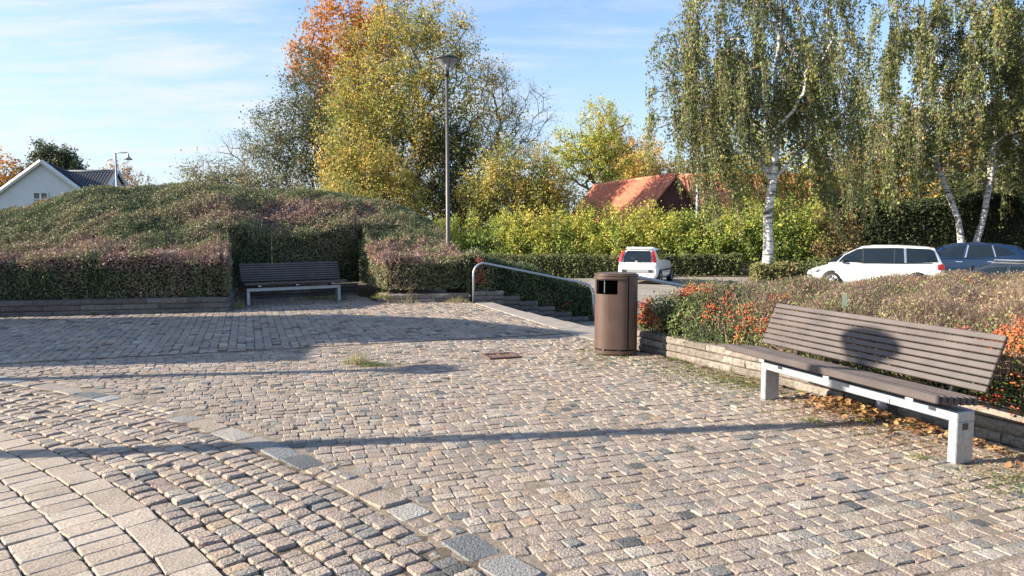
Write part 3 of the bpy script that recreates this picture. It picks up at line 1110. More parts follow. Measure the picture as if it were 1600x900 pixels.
quads = []
for i in range(len(Fp) - 1):
    nich = NI0 <= i < NI1
    s0 = NICHE if nich else 0
    for a, b in zip(SS[:-1], SS[1:]):
        if a < s0 - 1e-6: continue
        quads.append([mp3(i, a), mp3(i + 1, a), mp3(i + 1, b), mp3(i, b)])
    p, q = mp3(i, s0), mp3(i + 1, s0)
    for lo, hi in ((0, .33), (.33, .66), (.66, 1)):
        zz = lambda P_, f_: WT + (P_[2] - WT) * f_
        bulge = .0
        quads.append([(p[0], p[1], zz(p, lo)), (q[0], q[1], zz(q, lo)), (q[0], q[1], zz(q, hi)), (p[0], p[1], zz(p, hi))])
for i, sgn in ((NI0, 1), (NI1, -1)):
    for a, b in zip(SS[:7], SS[1:8]):
        p, q = mp3(i, a), mp3(i, b)
        qd = [(p[0], p[1], WT), (q[0], q[1], WT), q, p]
        quads.append(qd if sgn > 0 else qd[::-1])
e = len(Fp) - 1
for a, b in zip(SS[:-1], SS[1:]):
    p, q = mp3(e, a), mp3(e, b)
    quads.append([(p[0], p[1], .1), (q[0], q[1], .1), q, p])
TM = quads_to_tris(quads)
mound = thing('clipped_hedge', 'big rounded mound of clipped hedge with a niche cut in it around the dark bench', 'hedge')
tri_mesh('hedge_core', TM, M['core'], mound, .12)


def t_mound(P, rg_):
    n1_ = patch(P, 1.1); n2_ = patch(P + 31, 3.2); n3_ = patch(P + 77, .45)
    t = .46 + .15 * n1_ + .16 * n2_ + .14 * n3_ + rg_.normal(size=len(P)) * .10
    # pinkish bare tips along the sheared front edge, burgundy above the niche
    i = np.argmin(((P[:, None, :2] - Fp[None, ::2]) ** 2).sum(2), axis=1) * 2
    s = ((P[:, :2] - Fp[i]) * Bd[i]).sum(1)
    edge_ = np.exp(-((s - .5) / .85) ** 2) * (P[:, 2] > .85) * (P[:, 2] < 1.75)
    t += edge_ * (.36 + .15 * n3_)
    t += .40 * np.exp(-((P[:, 0] + 5.6) / 2.0) ** 2 - ((s - 2.9) / .55) ** 2) * (P[:, 2] > 1.35)
    return t


leafy('leaves', mound, TM, 2300, .043, L_HEDGE, .03, t_mound, spread=1.3, upb=.1, clump=.055, csize=.5, rg=np.random.default_rng(31))
# bare twig tips sticking out of the front face and the edge
Pm, Nm = sample_tris(TM, 110, np.random.default_rng(32))
rg2 = np.random.default_rng(33)
sel = (Pm[:, 2] < 1.6) | (rg2.random(len(Pm)) < .35)
Pm, Nm = Pm[sel], Nm[sel]
V, F = sticks(Pm - Nm * .06, Pm + unit(Nm + rg2.normal(size=Pm.shape) * .7 + np.array([0, 0, .7])) * rg2.uniform(.03, .12, len(Pm))[:, None], .004, .0015)
tw = link('twigs', mesh_np('twigs', V, F, M['dry'], {'tint': np.repeat(rg2.random(len(Pm)), 3)[np.arange(len(F))]}), mound); tw['kind'] = 'stuff'

# hedge running down beside the stairs
def sloped_hedge(name, label, p0, d, L, nrm, depth, ztop, zbot, mat, dens, size, seed, tf, core=M['coredk'], round_=.12):
    """front face along p0 + d*t, body behind it along nrm; ztop/zbot functions of t"""
    q = []
    N_ = 12
    ts = np.linspace(0, L, N_ + 1)
    prof = [(0, None), (0, -round_), (round_, 0), (depth - round_, 0), (depth, -round_), (depth, None)]
    def pt(t, pr_):
        x = p0 + d * t + nrm * pr_[0]
        w = .05 * math.sin(t * 3.1 + seed) + .03 * math.sin(t * 7.7)
        z = zbot(t) if pr_[1] is None else ztop(t) + w + pr_[1]
        return (x[0], x[1], z)
    for a, b in zip(ts[:-1], ts[1:]):
        for k in range(len(prof) - 1):
            q.append([pt(a, prof[k]), pt(b, prof[k]), pt(b, prof[k + 1]), pt(a, prof[k + 1])])
    for t, flip in ((0, 1), (L, 0)):
        for k in range(1, len(prof) - 2):
            c = [pt(t, prof[0]), pt(t, prof[k]), pt(t, prof[k + 1]), pt(t, prof[-1])] if k == 2 else None
            if c: q.append(c if flip else c[::-1])
        c = [pt(t, prof[1]), pt(t, prof[2]), pt(t, prof[3]), pt(t, prof[4])]
        q.append(c if flip else c[::-1])
    T = quads_to_tris(q)
    h = thing(name, label, 'hedge')
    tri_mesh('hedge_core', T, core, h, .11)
    leafy('leaves', h, T, dens, size, mat, .05, tf, spread=1.3, upb=.1, rg=np.random.default_rng(seed), clump=.05, csize=.6)
    return h, T


p0s = ST0 + np.array([-.34, .50])
tf_st = lambda P, r_: .22 + .16 * patch(P, .8) + r_.normal(size=len(P)) * .13 + .35 * np.exp(-((P[:, 0] + .75) / .35) ** 2)
hs, Ts = sloped_hedge('clipped_hedge', 'dark green hedge sloping down behind the curved handrail beside the stairs', p0s, pcd, 3.05, E2, 1.6,
                      lambda t: 1.10 - .30 * t + (.04 * math.sin(t * 5)), lambda t: .12 - .33 * t, L_HEDGE, 2300, .05, 41, tf_st)
# ------------------------------------------------------------------ berry hedge in the right-hand bed
WL = np.array(list(reversed(WALL_R)))       # from the bin end towards the viewer
SD = np.array([(.939, .343), (.939, .343), (.939, .343), (.93, .36), (.93, .36)])
KB = 8
Wp = dens_poly(WL, KB); Sd = unit(dens_poly(SD, KB))
DB = 6.8
sb = np.concatenate([[0, .06, .16], np.linspace(.4, DB, 17)])


def bed_p(i, s, z=None):
    p = Wp[i] + Sd[i] * (s + .10 + .05 * math.sin(Wp[i][1] * 3.3))
    if z is None:
        z = .725 + .07 * math.sin(p[0] * 2.6 + 1) * math.sin(p[1] * 2.2) + .05 * math.sin(p[0] * 6.1 - p[1] * 4.2) + .03 * min(s, 2)
        end = (Wp[0] - Wp[i]) @ np.array(E2)        # distance from the stair end
        if s < .4: z -= .16 * (1 - s / .4) ** 2
        if end < .5: z -= .22 * (1 - end / .5) ** 2
    return (p[0], p[1], z)


q = []
for i in range(len(Wp) - 1):
    for a, b in zip(sb[:-1], sb[1:]):
        q.append([bed_p(i + 1, a), bed_p(i, a), bed_p(i, b), bed_p(i + 1, b)][::-1][::-1])
    p0_, p1_ = bed_p(i, 0), bed_p(i + 1, 0)
    for lo, hi in ((0, .5), (.5, 1)):
        zz = lambda P_, f_: .22 + (P_[2] - .22) * f_
        q.append([(p1_[0], p1_[1], zz(p1_, lo)), (p0_[0], p0_[1], zz(p0_, lo)), (p0_[0], p0_[1], zz(p0_, hi)), (p1_[0], p1_[1], zz(p1_, hi))][::-1][::-1])
for a, b in zip(sb[:-1], sb[1:]):
    u_, v_ = bed_p(0, a), bed_p(0, b)
    q.append([(v_[0], v_[1], -.5), v_, u_, (u_[0], u_[1], -.3 if a > .2 else .2)][::-1])
TB = quads_to_tris(q)
# make every triangle face outwards: up, or away from the bed's middle
nb = np.cross(TB[:, 1] - TB[:, 0], TB[:, 2] - TB[:, 0])
cb = TB.mean(1)
outw = np.where(np.abs(nb[:, 2]) > .25 * np.linalg.norm(nb, axis=1), nb[:, 2], ((cb - np.array([7.0, 5.5, 0])) * nb)[:, :2].sum(1))
TB[outw < 0] = TB[outw < 0][:, ::-1]
bed = thing('berry_hedge', 'low bushy hedge with orange and red berries and dry twigs behind the sunlit bench', 'hedge')
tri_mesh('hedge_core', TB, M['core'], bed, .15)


def dryness(P):
    """0 leafy .. 1 bare pinkish twigs (the middle and right of the top)"""
    s = np.min(np.linalg.norm(P[:, None, :2] - Wp[None], axis=2), axis=1)
    d = .30 + .38 * patch(P + 11, 1.6) + .45 * np.clip((P[:, 0] - 2.6) / 1.6, 0, 1) * np.clip(P[:, 2] - .5, 0, .4) / .4
    d += .22 * np.clip((s - .8) / 2, 0, 1)
    return np.clip(d, 0, 1)


def t_bed(P, rg_):
    t = .28 + .20 * patch(P, .55) + .12 * patch(P + 5, 1.7) + rg_.normal(size=len(P)) * .11 + .42 * dryness(P) * np.clip((P[:, 0] - 2.0) / 1.2, .25, 1)
    return t


def near_dens(T, dens_near, falloff):
    """split triangles by distance so that far ones carry fewer leaves"""
    d = np.linalg.norm(T.mean(1)[:, :2], axis=1)
    return T[d < falloff], T[d >= falloff]


Tn, Tf = near_dens(TB, 0, 9.5)
leafy('leaves', bed, Tn, 2900, .036, L_BED, .05, t_bed, spread=.9, rg=np.random.default_rng(51), aspect=.5, clump=.06, csize=.42)
leafy('leaves', bed, Tf, 1700, .043, L_BED, .055, t_bed, spread=.9, rg=np.random.default_rng(52), aspect=.5, clump=.06, csize=.5)
# upright dry shoots
rg3 = np.random.default_rng(53)
Pd, Nd = sample_tris(TB, 2300, rg3)
keep = rg3.random(len(Pd)) < (dryness(Pd) ** 1.1) * np.clip((Pd[:, 0] - 1.9) / 1.3, .12, 1) * np.where(Pd[:, 2] > .5, 1, .25)
Pd, Nd = Pd[keep], Nd[keep]
dirs = unit(Nd * .5 + rg3.normal(size=Pd.shape) * .38 + np.array([0, 0, .95]))
lw = rg3.uniform(.05, .17, len(Pd))[:, None]
V, F = sticks(Pd - dirs * .12, Pd + dirs * lw * .9, .0042, .0016)
tn = np.tile(np.clip(.45 + .3 * patch(Pd, .7) + rg3.normal(size=len(Pd)) * .2, 0, 1), 3)
sh = link('dry_shoots', mesh_np('dry_shoots', V, F, M['dry'], {'tint': tn}), bed); sh['kind'] = 'stuff'
# small leaves on the shoots
k_ = rg3.random(len(Pd)) < .8
Q = Pd[k_] + dirs[k_] * lw[k_] * rg3.random((k_.sum(), 1)) + rg3.normal(size=(k_.sum(), 3)) * .008
V, F = leaf_quads(Q, None, .028, .45, rg3, bias=dirs[k_])
sl = link('shoot_leaves', mesh_np('shoot_leaves', V, F, L_BED, {'tint': np.clip(.6 + .25 * patch(Q, .6) + rg3.normal(size=len(Q)) * .2, 0, 1)}), bed); sl['kind'] = 'stuff'


def berries(name, parent, centres, nper, rad, spread, seed, tlo=0.0, thi=1.0):
    rgb = np.random.default_rng(seed)
    C_ = np.repeat(np.asarray(centres, float), nper, axis=0)
    C_ = C_ + rgb.normal(size=C_.shape) * spread
    n = len(C_)
    r_ = rad * rgb.uniform(.75, 1.2, n)
    dirs6 = np.array([(1, 0, 0), (0, 1, 0), (-1, 0, 0), (0, -1, 0), (0, 0, 1), (0, 0, -1)], float)
    V_ = (C_[:, None] + dirs6[None] * r_[:, None, None]).reshape(-1, 3)
    tri = np.array([(0, 1, 4), (1, 2, 4), (2, 3, 4), (3, 0, 4), (1, 0, 5), (2, 1, 5), (3, 2, 5), (0, 3, 5)])
    F_ = (np.arange(n)[:, None, None] * 6 + tri[None]).reshape(-1, 3)
    cl = np.repeat(rgb.uniform(tlo, thi, len(centres)), nper)
    o = link(name, mesh_np(name, V_, F_, M['berry'], {'tint': np.repeat(np.clip(cl + rgb.normal(size=n) * .1, 0, 1), 8)}, smooth=True), parent)
    o['kind'] = 'stuff'
    return o


cen_b = []
rgc = np.random.default_rng(61)
for (c, n_, sp) in [((1.78, 9.75, .50), 14, (.08, .10, .10)), ((1.84, 9.5, .42), 10, (.05, .1, .1)), ((2.35, 9.3, .84), 9, (.18, .2, .05)), ((2.45, 8.35, .74), 5, (.12, .25, .08)),
                    ((2.75, 8.0, .72), 4, (.06, .2, .1)), ((2.62, 8.2, .45), 4, (.05, .3, .08)), ((3.5, 8.8, .85), 6, (.5, .5, .03)), ((4.0, 5.6, .74), 44, (.12, .22, .12)),
                    ((4.05, 5.35, .5), 16, (.06, .3, .14)), ((4.1, 5.0, .7), 16, (.1, .4, .12)), ((6.2, 10.2, .93), 5, (.7, .4, .03)), ((4.6, 7.0, .9), 5, (.6, .8, .03)), ((3.0, 7.4, .62), 5, (.05, .4, .1))]:
    for _ in range(n_):
        cen_b.append(np.array(c) + rgc.normal(size=3) * np.array(sp))
cen_b = np.array(cen_b)
Ps_, Ns_ = sample_tris(TB, 900, np.random.default_rng(64))
near_ = np.array([np.argmin(((Ps_ - c) ** 2).sum(1)) for c in cen_b])
cen_b = Ps_[near_] + Ns_[near_] * .045
# sit them on the hedge surface
cT = TB.mean(1)
berries('berries', bed, cen_b, 20, .0125, .036, 62, .1, .95)
cen_s = ST0 + np.array([-.22, .5])
cs_ = [(cen_s[0] + rgc.normal() * .12, cen_s[1] - .04 + rgc.normal() * .05, .55 + rgc.normal() * .18) for _ in range(13)] + [(p0s[0] + pcd[0] * t, p0s[1] + pcd[1] * t - .03, .35 - .3 * t + rgc.normal() * .1) for t in (.7, 1.1, 1.9, 2.3)]
berries('berries', hs, cs_, 14, .013, .04, 63, .0, .5)

# ------------------------------------------------------------------ low clipped hedges round the car park
EY = np.array([0.0, 1.0]); EX = np.array([1.0, 0.0])
tf_box = lambda P, r_: .45 + .2 * patch(P, 1.2) + r_.normal(size=len(P)) * .14
for (lab, x0, y0, L, h, dens, warm, sd) in [
        ('low clipped green hedge to the left of the white hatchback', -2.5, 33.2, 7.6, 1.02, 420, 0, 71),
        ('low clipped green hedge to the right of the white hatchback', 7.4, 34.6, 3.6, 1.0, 420, -.06, 72),
        ('low yellowing hedge at the foot of the nearest birch', 10.3, 30.2, 3.1, .78, 420, .26, 73),
        ('low clipped hedge in the shade beyond the white estate car', 13.9, 33.0, 18, .9, 260, 0, 74)]:
    wz = warm
    sloped_hedge('low_hedge', lab, np.array([x0, y0]), EX, L, EY, 1.1, lambda t, h=h: LOT_Z + h, lambda t: LOT_Z, L_BOX, dens, .11, sd,
                 (lambda P, r_, wz=wz: tf_box(P, r_) + wz), core=M['coredk'])

# tall dark hedge in the shade under the birches
tf_dk = lambda P, r_: .42 + .2 * patch(P, 1.6) + r_.normal(size=len(P)) * .15
sloped_hedge('tall_hedge', 'tall dark hedge in shade behind the parked cars under the birches', np.array([18.0, 42.2]), unit(np.array([[1.0, -.06]]))[0], 28, EY, 2.0,
             lambda t: 3.5 + .25 * math.sin(t * .9) + .2 * math.sin(t * 2.3), lambda t: LOT_Z, L_DARK, 240, .15, 75, tf_dk, round_=.4)

# ------------------------------------------------------------------ benches
def bench(label, loc, rotz, x0, x1, sx0, sx1):
    t = thing('park_bench', label, 'bench', loc, rotz, 'benches on the plaza')
    LEG = 1.0
    for sx in (-1, 1):
        b = MB()
        b.box((sx * LEG, .080, .1465), (.070, .160, .293), 0, .006)
        b.build('leg', M['galv'], t)
    b = MB()
    b.box((0, .080, .330), (2 * LEG + .070, .160, .074), 0, .006)
    b.build('beam', M['galv'], t)
    MB().box((.42, -.003, .318), (.10, .012, .03)).build('joint_plate', M['galv'], t)
    tagp = MB().box((LEG + .0365, .075, .262), (.003, .05, .045))
    tagp.build('label_plate', M['iron'], t)
    # seat: narrow slats on edge, falling slightly to the rear
    for k in range(7):
        y = -.180 + k * .058
        z = .488 - k * .0055 + (.004 if k in (0, 1) else 0)
        MB().box(((sx0 + sx1) / 2, y, z - .026), (sx1 - sx0, .039, .060), 0, .010).build('seat_slat', M['slat'], t)
    # back: eight slats leaning away
    lean = R(24)
    for k in range(8):
        u = .030 + k * .0535
        y = .196 + u * math.sin(lean); z = .488 + u * math.cos(lean)
        b = MB().box((0, 0, 0), (x1 - x0, .030, .0445), 0, .005)
        b.v = [((x0 + x1) / 2 + x, y + yy * math.cos(lean) + zz * math.sin(lean), z - yy * math.sin(lean) + zz * math.cos(lean)) for x, yy, zz in b.v]
        b.build('back_slat', M['slat'], t)
    for xb in (-.80, 0.0, .80):
        b = MB()
        b.box((xb, .02, .420), (.045, .40, .014))
        b.box((xb, .08, .390), (.045, .10, .046))
        a = [(xb, .18, .425), (xb, .212, .45), (xb, .226 + .43 * math.sin(lean), .480 + .43 * math.cos(lean))]
        b.tube(a, .016, 6)
        br = b.build('bracket', M['black'], t)
        MB().box((xb, -.175, .4185), (.060, .012, .020)).build('end_cap', M['white_cap'], br)
    return t


bench('sunlit grey-brown slatted bench on galvanised legs in front of the berry hedge, on the right', (2.698, 5.812, 0), R(-71.3), -1.28, 1.08, -1.34, 1.04)
bench('dark slatted bench in shade inside the niche of the big clipped hedge', (-4.78, 15.9, 0), R(33), -1.10, 1.10, -1.12, 1.12)

# ------------------------------------------------------------------ litter bin
M['bin'] = plain('brown_painted_steel', (0.092, 0.054, 0.039), rough=.5, var=.10, nscale=5, bump=.06, bscale=30)
M['bin_dk'] = plain('dark_inside', (0.012, 0.010, 0.009), rough=.9, var=.1)
M['stain'] = plain('dried_stain', (0.085, 0.05, 0.037), rough=.6, var=.1)
BIN_A, BIN_B = .275, .255


def oval(a, b, ang, p=2.6):
    c, s = math.cos(ang), math.sin(ang)
    r_ = (abs(c / a) ** p + abs(s / b) ** p) ** (-1 / p)
    return r_ * c, r_ * s


bn = thing('litter_bin', 'brown oval steel litter bin with a square opening beside the stairs', 'bin', (1.355, 9.37, 0), R(-8))
NB = 72
angs_ = [2 * math.pi * k / NB for k in range(NB)]
zs = [.085, .30, .55, .765, .79, .97, .985, 1.02]
OP0, OP1 = R(-152), R(-86)       # opening, facing the plaza
SEAM0, SEAM1 = R(-58.0), R(-55.0)


def ang_in(a, lo, hi):
    a = (a + math.pi) % (2 * math.pi) - math.pi
    return lo < a < hi


grid = [(a, zz) for zz in zs for a in angs_]
angx = sorted(set([round(a, 5) for a in angs_] + [round(x % (2 * math.pi), 5) for x in (SEAM0, SEAM1, OP0, OP1)]))
NA = len(angx)
b = MB(); vs_ = []
for zz in zs:
    for a in angx:
        x, y = oval(BIN_A, BIN_B, a); vs_.append((x, y, zz))
fs = []; seamf = []
for i in range(len(zs) - 1):
    for k in range(NA):
        j = (k + 1) % NA
        am = (angx[k] + (angx[j] if j else 2 * math.pi)) / 2
        if 4 <= i <= 4 and ang_in(am, OP0, OP1): continue
        if ang_in(am, SEAM0, SEAM1): continue
        fs.append((i * NA + k, i * NA + j, i * NA + NA + j, i * NA + NA + k))
b.add(vs_, fs, True)
# lips turned in round the opening
for a in (OP0, OP1):
    x, y = oval(BIN_A, BIN_B, a); x2, y2 = oval(BIN_A - .02, BIN_B - .02, a)
    b.add([(x, y, .79), (x2, y2, .79), (x2, y2, .97), (x, y, .97)], [(0, 1, 2, 3), (3, 2, 1, 0)])
ks = [k for k in range(NA) if ang_in(angx[k], OP0 - 1e-3, OP1 + 1e-3)]
for k, j in zip(ks[:-1], ks[1:]):
    for zz in (.79, .97):
        p = [oval(BIN_A, BIN_B, angx[k]), oval(BIN_A, BIN_B, angx[j]), oval(BIN_A - .02, BIN_B - .02, angx[j]), oval(BIN_A - .02, BIN_B - .02, angx[k])]
        b.add([(x, y, zz) for x, y in p], [(0, 1, 2, 3), (3, 2, 1, 0)])
b.build('shell', M['bin'], bn, sharp=35)
b = MB()
vs_ = []
for zz in (.09, 1.0):
    for a in angs_:
        x, y = oval(BIN_A - .022, BIN_B - .022, a); vs_.append((x, y, zz))
fs = [(k, (k + 1) % NB, NB + (k + 1) % NB, NB + k) for k in range(NB) if not ang_in(angs_[k] + .04, OP0 + .02, OP1 - .02)]
b.add(vs_, fs)
b.build('liner', M['bin_dk'], bn)
b = MB()
b.prism([oval(BIN_A - .03, BIN_B - .03, a) for a in angs_], .09, .11)
b.build('bottom', M['bin_dk'], bn)
MB().box((-.15, -.19, .885), (.010, .010, .16)).build('rod', M['galv'], bn)
b = MB()
b.prism([oval(BIN_A + .010, BIN_B + .010, a) for a in angs_], 1.021, 1.036)
lidp = [oval(BIN_A + .004, BIN_B + .004, a) for a in angs_]
b.prism([(x, y + .012) for x, y in [oval(BIN_A - .02, BIN_B - .03, a) for a in angs_]], 1.0365, 1.050)
b.build('lid', M['bin'], bn)
b = MB()
lid_front = [oval(BIN_A + .02, BIN_B + .02, a) for a in np.linspace(R(-165), R(-60), 24)] + [oval(BIN_A - .004, BIN_B - .004, a) for a in np.linspace(R(-60), R(-165), 24)]
b.prism(lid_front, .985, 1.012)
b.build('lid_rim', M['bin'], bn, fixn=True)
b = MB()
b.prism([oval(BIN_A - .012, BIN_B - .012, a) for a in angs_], .058, .088)
b.build('gap_ring', M['bin_dk'], bn)
b = MB()
b.prism([oval(BIN_A - .002, BIN_B - .002, a) for a in angs_], .022, .062)
b.prism([oval(BIN_A - .045, BIN_B - .045, a) for a in angs_], -.01, .024)
b.build('base', M['bin'], bn)
b = MB()
for a in (R(-125), R(-80), R(-30), R(20)):
    x, y = oval(BIN_A - .008, BIN_B - .008, a)
    b.box((x, y, .075), (.03, .016, .03), a + math.pi / 2)
b.build('spacers', M['bin'], bn)['kind'] = 'stuff'
b = MB()
for (a0_, z0_, a1_, z1_, w_) in ((-112, .785, -110, .68, .016), (-110, .68, -108.5, .57, .011), (-108.5, .57, -109.2, .45, .008)):
    p = []
    for a_, zz in ((a0_, z0_), (a1_, z1_)):
        for q_ in (-1, 1):
            x, y = oval(BIN_A + .0012, BIN_B + .0012, R(a_) + q_ * w_ / .5)
            p.append((x, y, zz))
    b.add(p, [(0, 1, 3, 2)])
b.build('stain', M['stain'], bn)

# ------------------------------------------------------------------ handrails
def handrail(label, p, drop, length, ztop):
    t = thing('handrail', label, 'handrail', (p[0], p[1], 0))
    d = Vector((pcd[0], pcd[1], 0))
    pts = [(0, 0, -.02), (0, 0, ztop - .24)]
    rr = .24
    sl = -drop
    for k in range(1, 8):
        a = R(90) * k / 7
        pts.append(tuple(d * (rr * (1 - math.cos(a))) + Vector((0, 0, ztop - rr + rr * math.sin(a)))))
    pts.append(tuple(d * length + Vector((0, 0, ztop + sl * (length - rr)))))
    e = Vector(pts[-1])
    for k in range(1, 7):
        a = R(80) * k / 6
        pts.append(tuple(e + d * (.22 * math.sin(a)) + Vector((0, 0, -.22 * (1 - math.cos(a)) + sl * .22 * math.sin(a)))))
    e = Vector(pts[-1])
    MB().tube(pts, .024, 12).build('rail', M['galv'], t)
    MB().tube([tuple(e), tuple(e + d * .03 + Vector((0, 0, -.55)))], .024, 12).build('post', M['galv'], t)
    return t


handrail('curved galvanised handrail at the left side of the stairs, in front of the sloping hedge', (-.86, 16.10), .205, 2.75, .87)
handrail('galvanised handrail at the right side of the stairs, mostly hidden behind the bin', (1.50, 10.30), .205, 2.75, .95)

# ------------------------------------------------------------------ drain grate
dg = thing('drain_grate', 'rusty iron drain grate set in the cobbles in front of the bin', 'drain', (GRATE[0], GRATE[1], 0), a1)
b = MB()
for sx, sy, w_, l_ in ((0, .16, .42, .04), (0, -.16, .42, .04), (.19, 0, .04, .28), (-.19, 0, .04, .28), (0, 0, .03, .28)):
    b.box((sx, sy, .000), (w_, l_, .03))
b.build('frame', M['iron'], dg)
for k in range(8):
    MB().box((-.15 + k * .043, 0, -.004), (.016, .28, .022)).build('bar', M['iron'], dg)
MB().box((0, 0, -.022), (.46, .40, .012)).build('pit', M['bin_dk'], dg)

# ------------------------------------------------------------------ street lamps
M['pole'] = plain('weathered_lamp_pole', (0.105, 0.098, 0.094), rough=.5, metal=.3, var=.15, nscale=4)
M['lampdk'] = plain('dark_lamp_metal', (0.035, 0.035, 0.04), rough=.45, var=.1)


def shade_mat():
    m, nt, out = new_mat('clear_lamp_shade')
    bs = node(nt, 'ShaderNodeBsdfPrincipled')
    bs.inputs['Base Color'].default_value = (.55, .56, .56, 1); bs.inputs['Roughness'].default_value = .25
    tp = node(nt, 'ShaderNodeBsdfTransparent'); tp.inputs['Color'].default_value = (.85, .86, .88, 1)
    mix = node(nt, 'ShaderNodeMixShader'); mix.inputs[0].default_value = .45
    nt.links.new(tp.outputs[0], mix.inputs[1]); nt.links.new(bs.outputs[0], mix.inputs[2])
    nt.links.new(mix.outputs[0], out.inputs[0])
    return m


M['shade'] = shade_mat()


def lamp(label, loc, top, group='park lamps round the plaza', k=1.0):
    t = thing('street_lamp', label, 'street lamp', loc, .4, group)
    H = top - loc[2]
    MB().lathe([(.075 * k, 0), (.073 * k, 1.3), (.060 * k, 1.36), (.044 * k, H - .42), (.0, H - .42)], 14).build('pole', M['pole'], t)
    MB().lathe([(.0, H - .44), (.058, H - .44), (.062, H - .36), (.060, H - .30), (.0, H - .30)], 14).build('collar', M['lampdk'], t)
    MB().lathe([(.062, H - .31), (.30, H - .035)], 28).build('lamp_shade', M['shade'], t)
    MB().lathe([(.0, H - .30), (.05, H - .30), (.055, H - .12), (.0, H - .10)], 12).build('bulb_holder', M['white_cap'], t)
    for k in range(4):
        a = k * math.pi / 2
        MB().tube([(.064 * math.cos(a), .064 * math.sin(a), H - .31), (.302 * math.cos(a), .302 * math.sin(a), H - .035)], .008, 5).build('rib', M['lampdk'], t)
    MB().lathe([(.0, H - .045), (.312, H - .045), (.318, H - .03), (.29, H + .005), (.0, H + .035)], 32).build('lid', M['lampdk'], t)
    return t


lamp('tall slim lamp with an upturned conical head behind the right end of the big hedge', (-1.58, 17.9, 0), 5.76, k=.85)
# two more of the same row stand out of frame on the left: only their long shadows reach the picture
ta = math.tan(SUN_AZ); te = math.tan(SUN_EL)


def lamp_for_shadow(label, x_hit, y_hit, z_hit, top):
    d = (top - .02 - z_hit) / te
    lamp(label, (x_hit - d * math.cos(SUN_AZ), y_hit - d * math.sin(SUN_AZ), 0), top, k=1.9)


lamp_for_shadow('lamp outside the left edge whose shadow crosses the cobbles to the sunlit bench', 2.90, 5.90, .70, 5.9)
lamp_for_shadow('lamp outside the left edge whose head shadow ends on the cobbles', -.95, 8.27, 0, 5.9)

# street lamp with an arm, far left, and a white flagpole
t = thing('street_lamp', 'distant grey street lamp with one arm standing by the white house', 'street lamp', (-27.1, 50, -.6))
MB().lathe([(.09, 0), (.06, 7.5), (.0, 7.5)], 10).build('pole', M['galv'], t)
MB().tube([(0, 0, 7.35), (0, 0, 7.5), (.8, 0, 7.5), (.85, 0, 7.42)], .045, 8).build('arm', M['galv'], t)
MB().lathe([(.05, 7.46), (.08, 7.25), (.30, 7.02), (.0, 7.03)], 14, (.85, 0, 0)).build('lamp_head', M['galv'], t)
t = thing('flagpole', 'slim white pole rising in front of the orange tiled roof', 'flagpole', (11.44, 45, -.6))
M['whitepaint'] = plain('white_paint', (.78, .78, .76), rough=.5, var=.05)
MB().lathe([(.085, 0), (.05, 8.6), (.0, 8.6)], 10).build('pole', M['whitepaint'], t)
MB().lathe([(.0, 8.6), (.09, 8.66), (.09, 8.74), (.0, 8.82)], 10).build('knob', M['whitepaint'], t)

# ------------------------------------------------------------------ cars
M['carwhite'] = plain('white_car_paint', (.80, .80, .79), rough=.28, var=.02, spec=.5, coat=.6)
M['carblue'] = plain('blue_car_paint', (.009, .024, .060), rough=.3, metal=.1, var=.04, coat=.4)
M['cargrey'] = plain('dark_blue_grey_paint', (.035, .045, .065), rough=.28, metal=.4, var=.04, coat=.8)
M['glass'] = plain('car_glass', (.010, .017, .025), rough=.07, var=.05, spec=.32)
M['tyre'] = plain('tyre', (.022, .022, .022), rough=.85, var=.1)
M['rim'] = plain('alloy_rim', (.48, .48, .48), rough=.35, metal=.7, var=.08)
M['trim'] = plain('black_trim', (.018, .018, .02), rough=.55, var=.1)
M['chrome'] = plain('chrome_strip', (.70, .70, .70), rough=.2, metal=.9, var=.03)
M['redlight'] = plain('red_tail_light', (.42, .018, .020), rough=.2, var=.1, coat=.5)
M['lightglass'] = plain('headlight_glass', (.30, .32, .34), rough=.12, var=.15)
M['greybumper'] = plain('grey_bumper', (.26, .27, .28), rough=.5, var=.06)


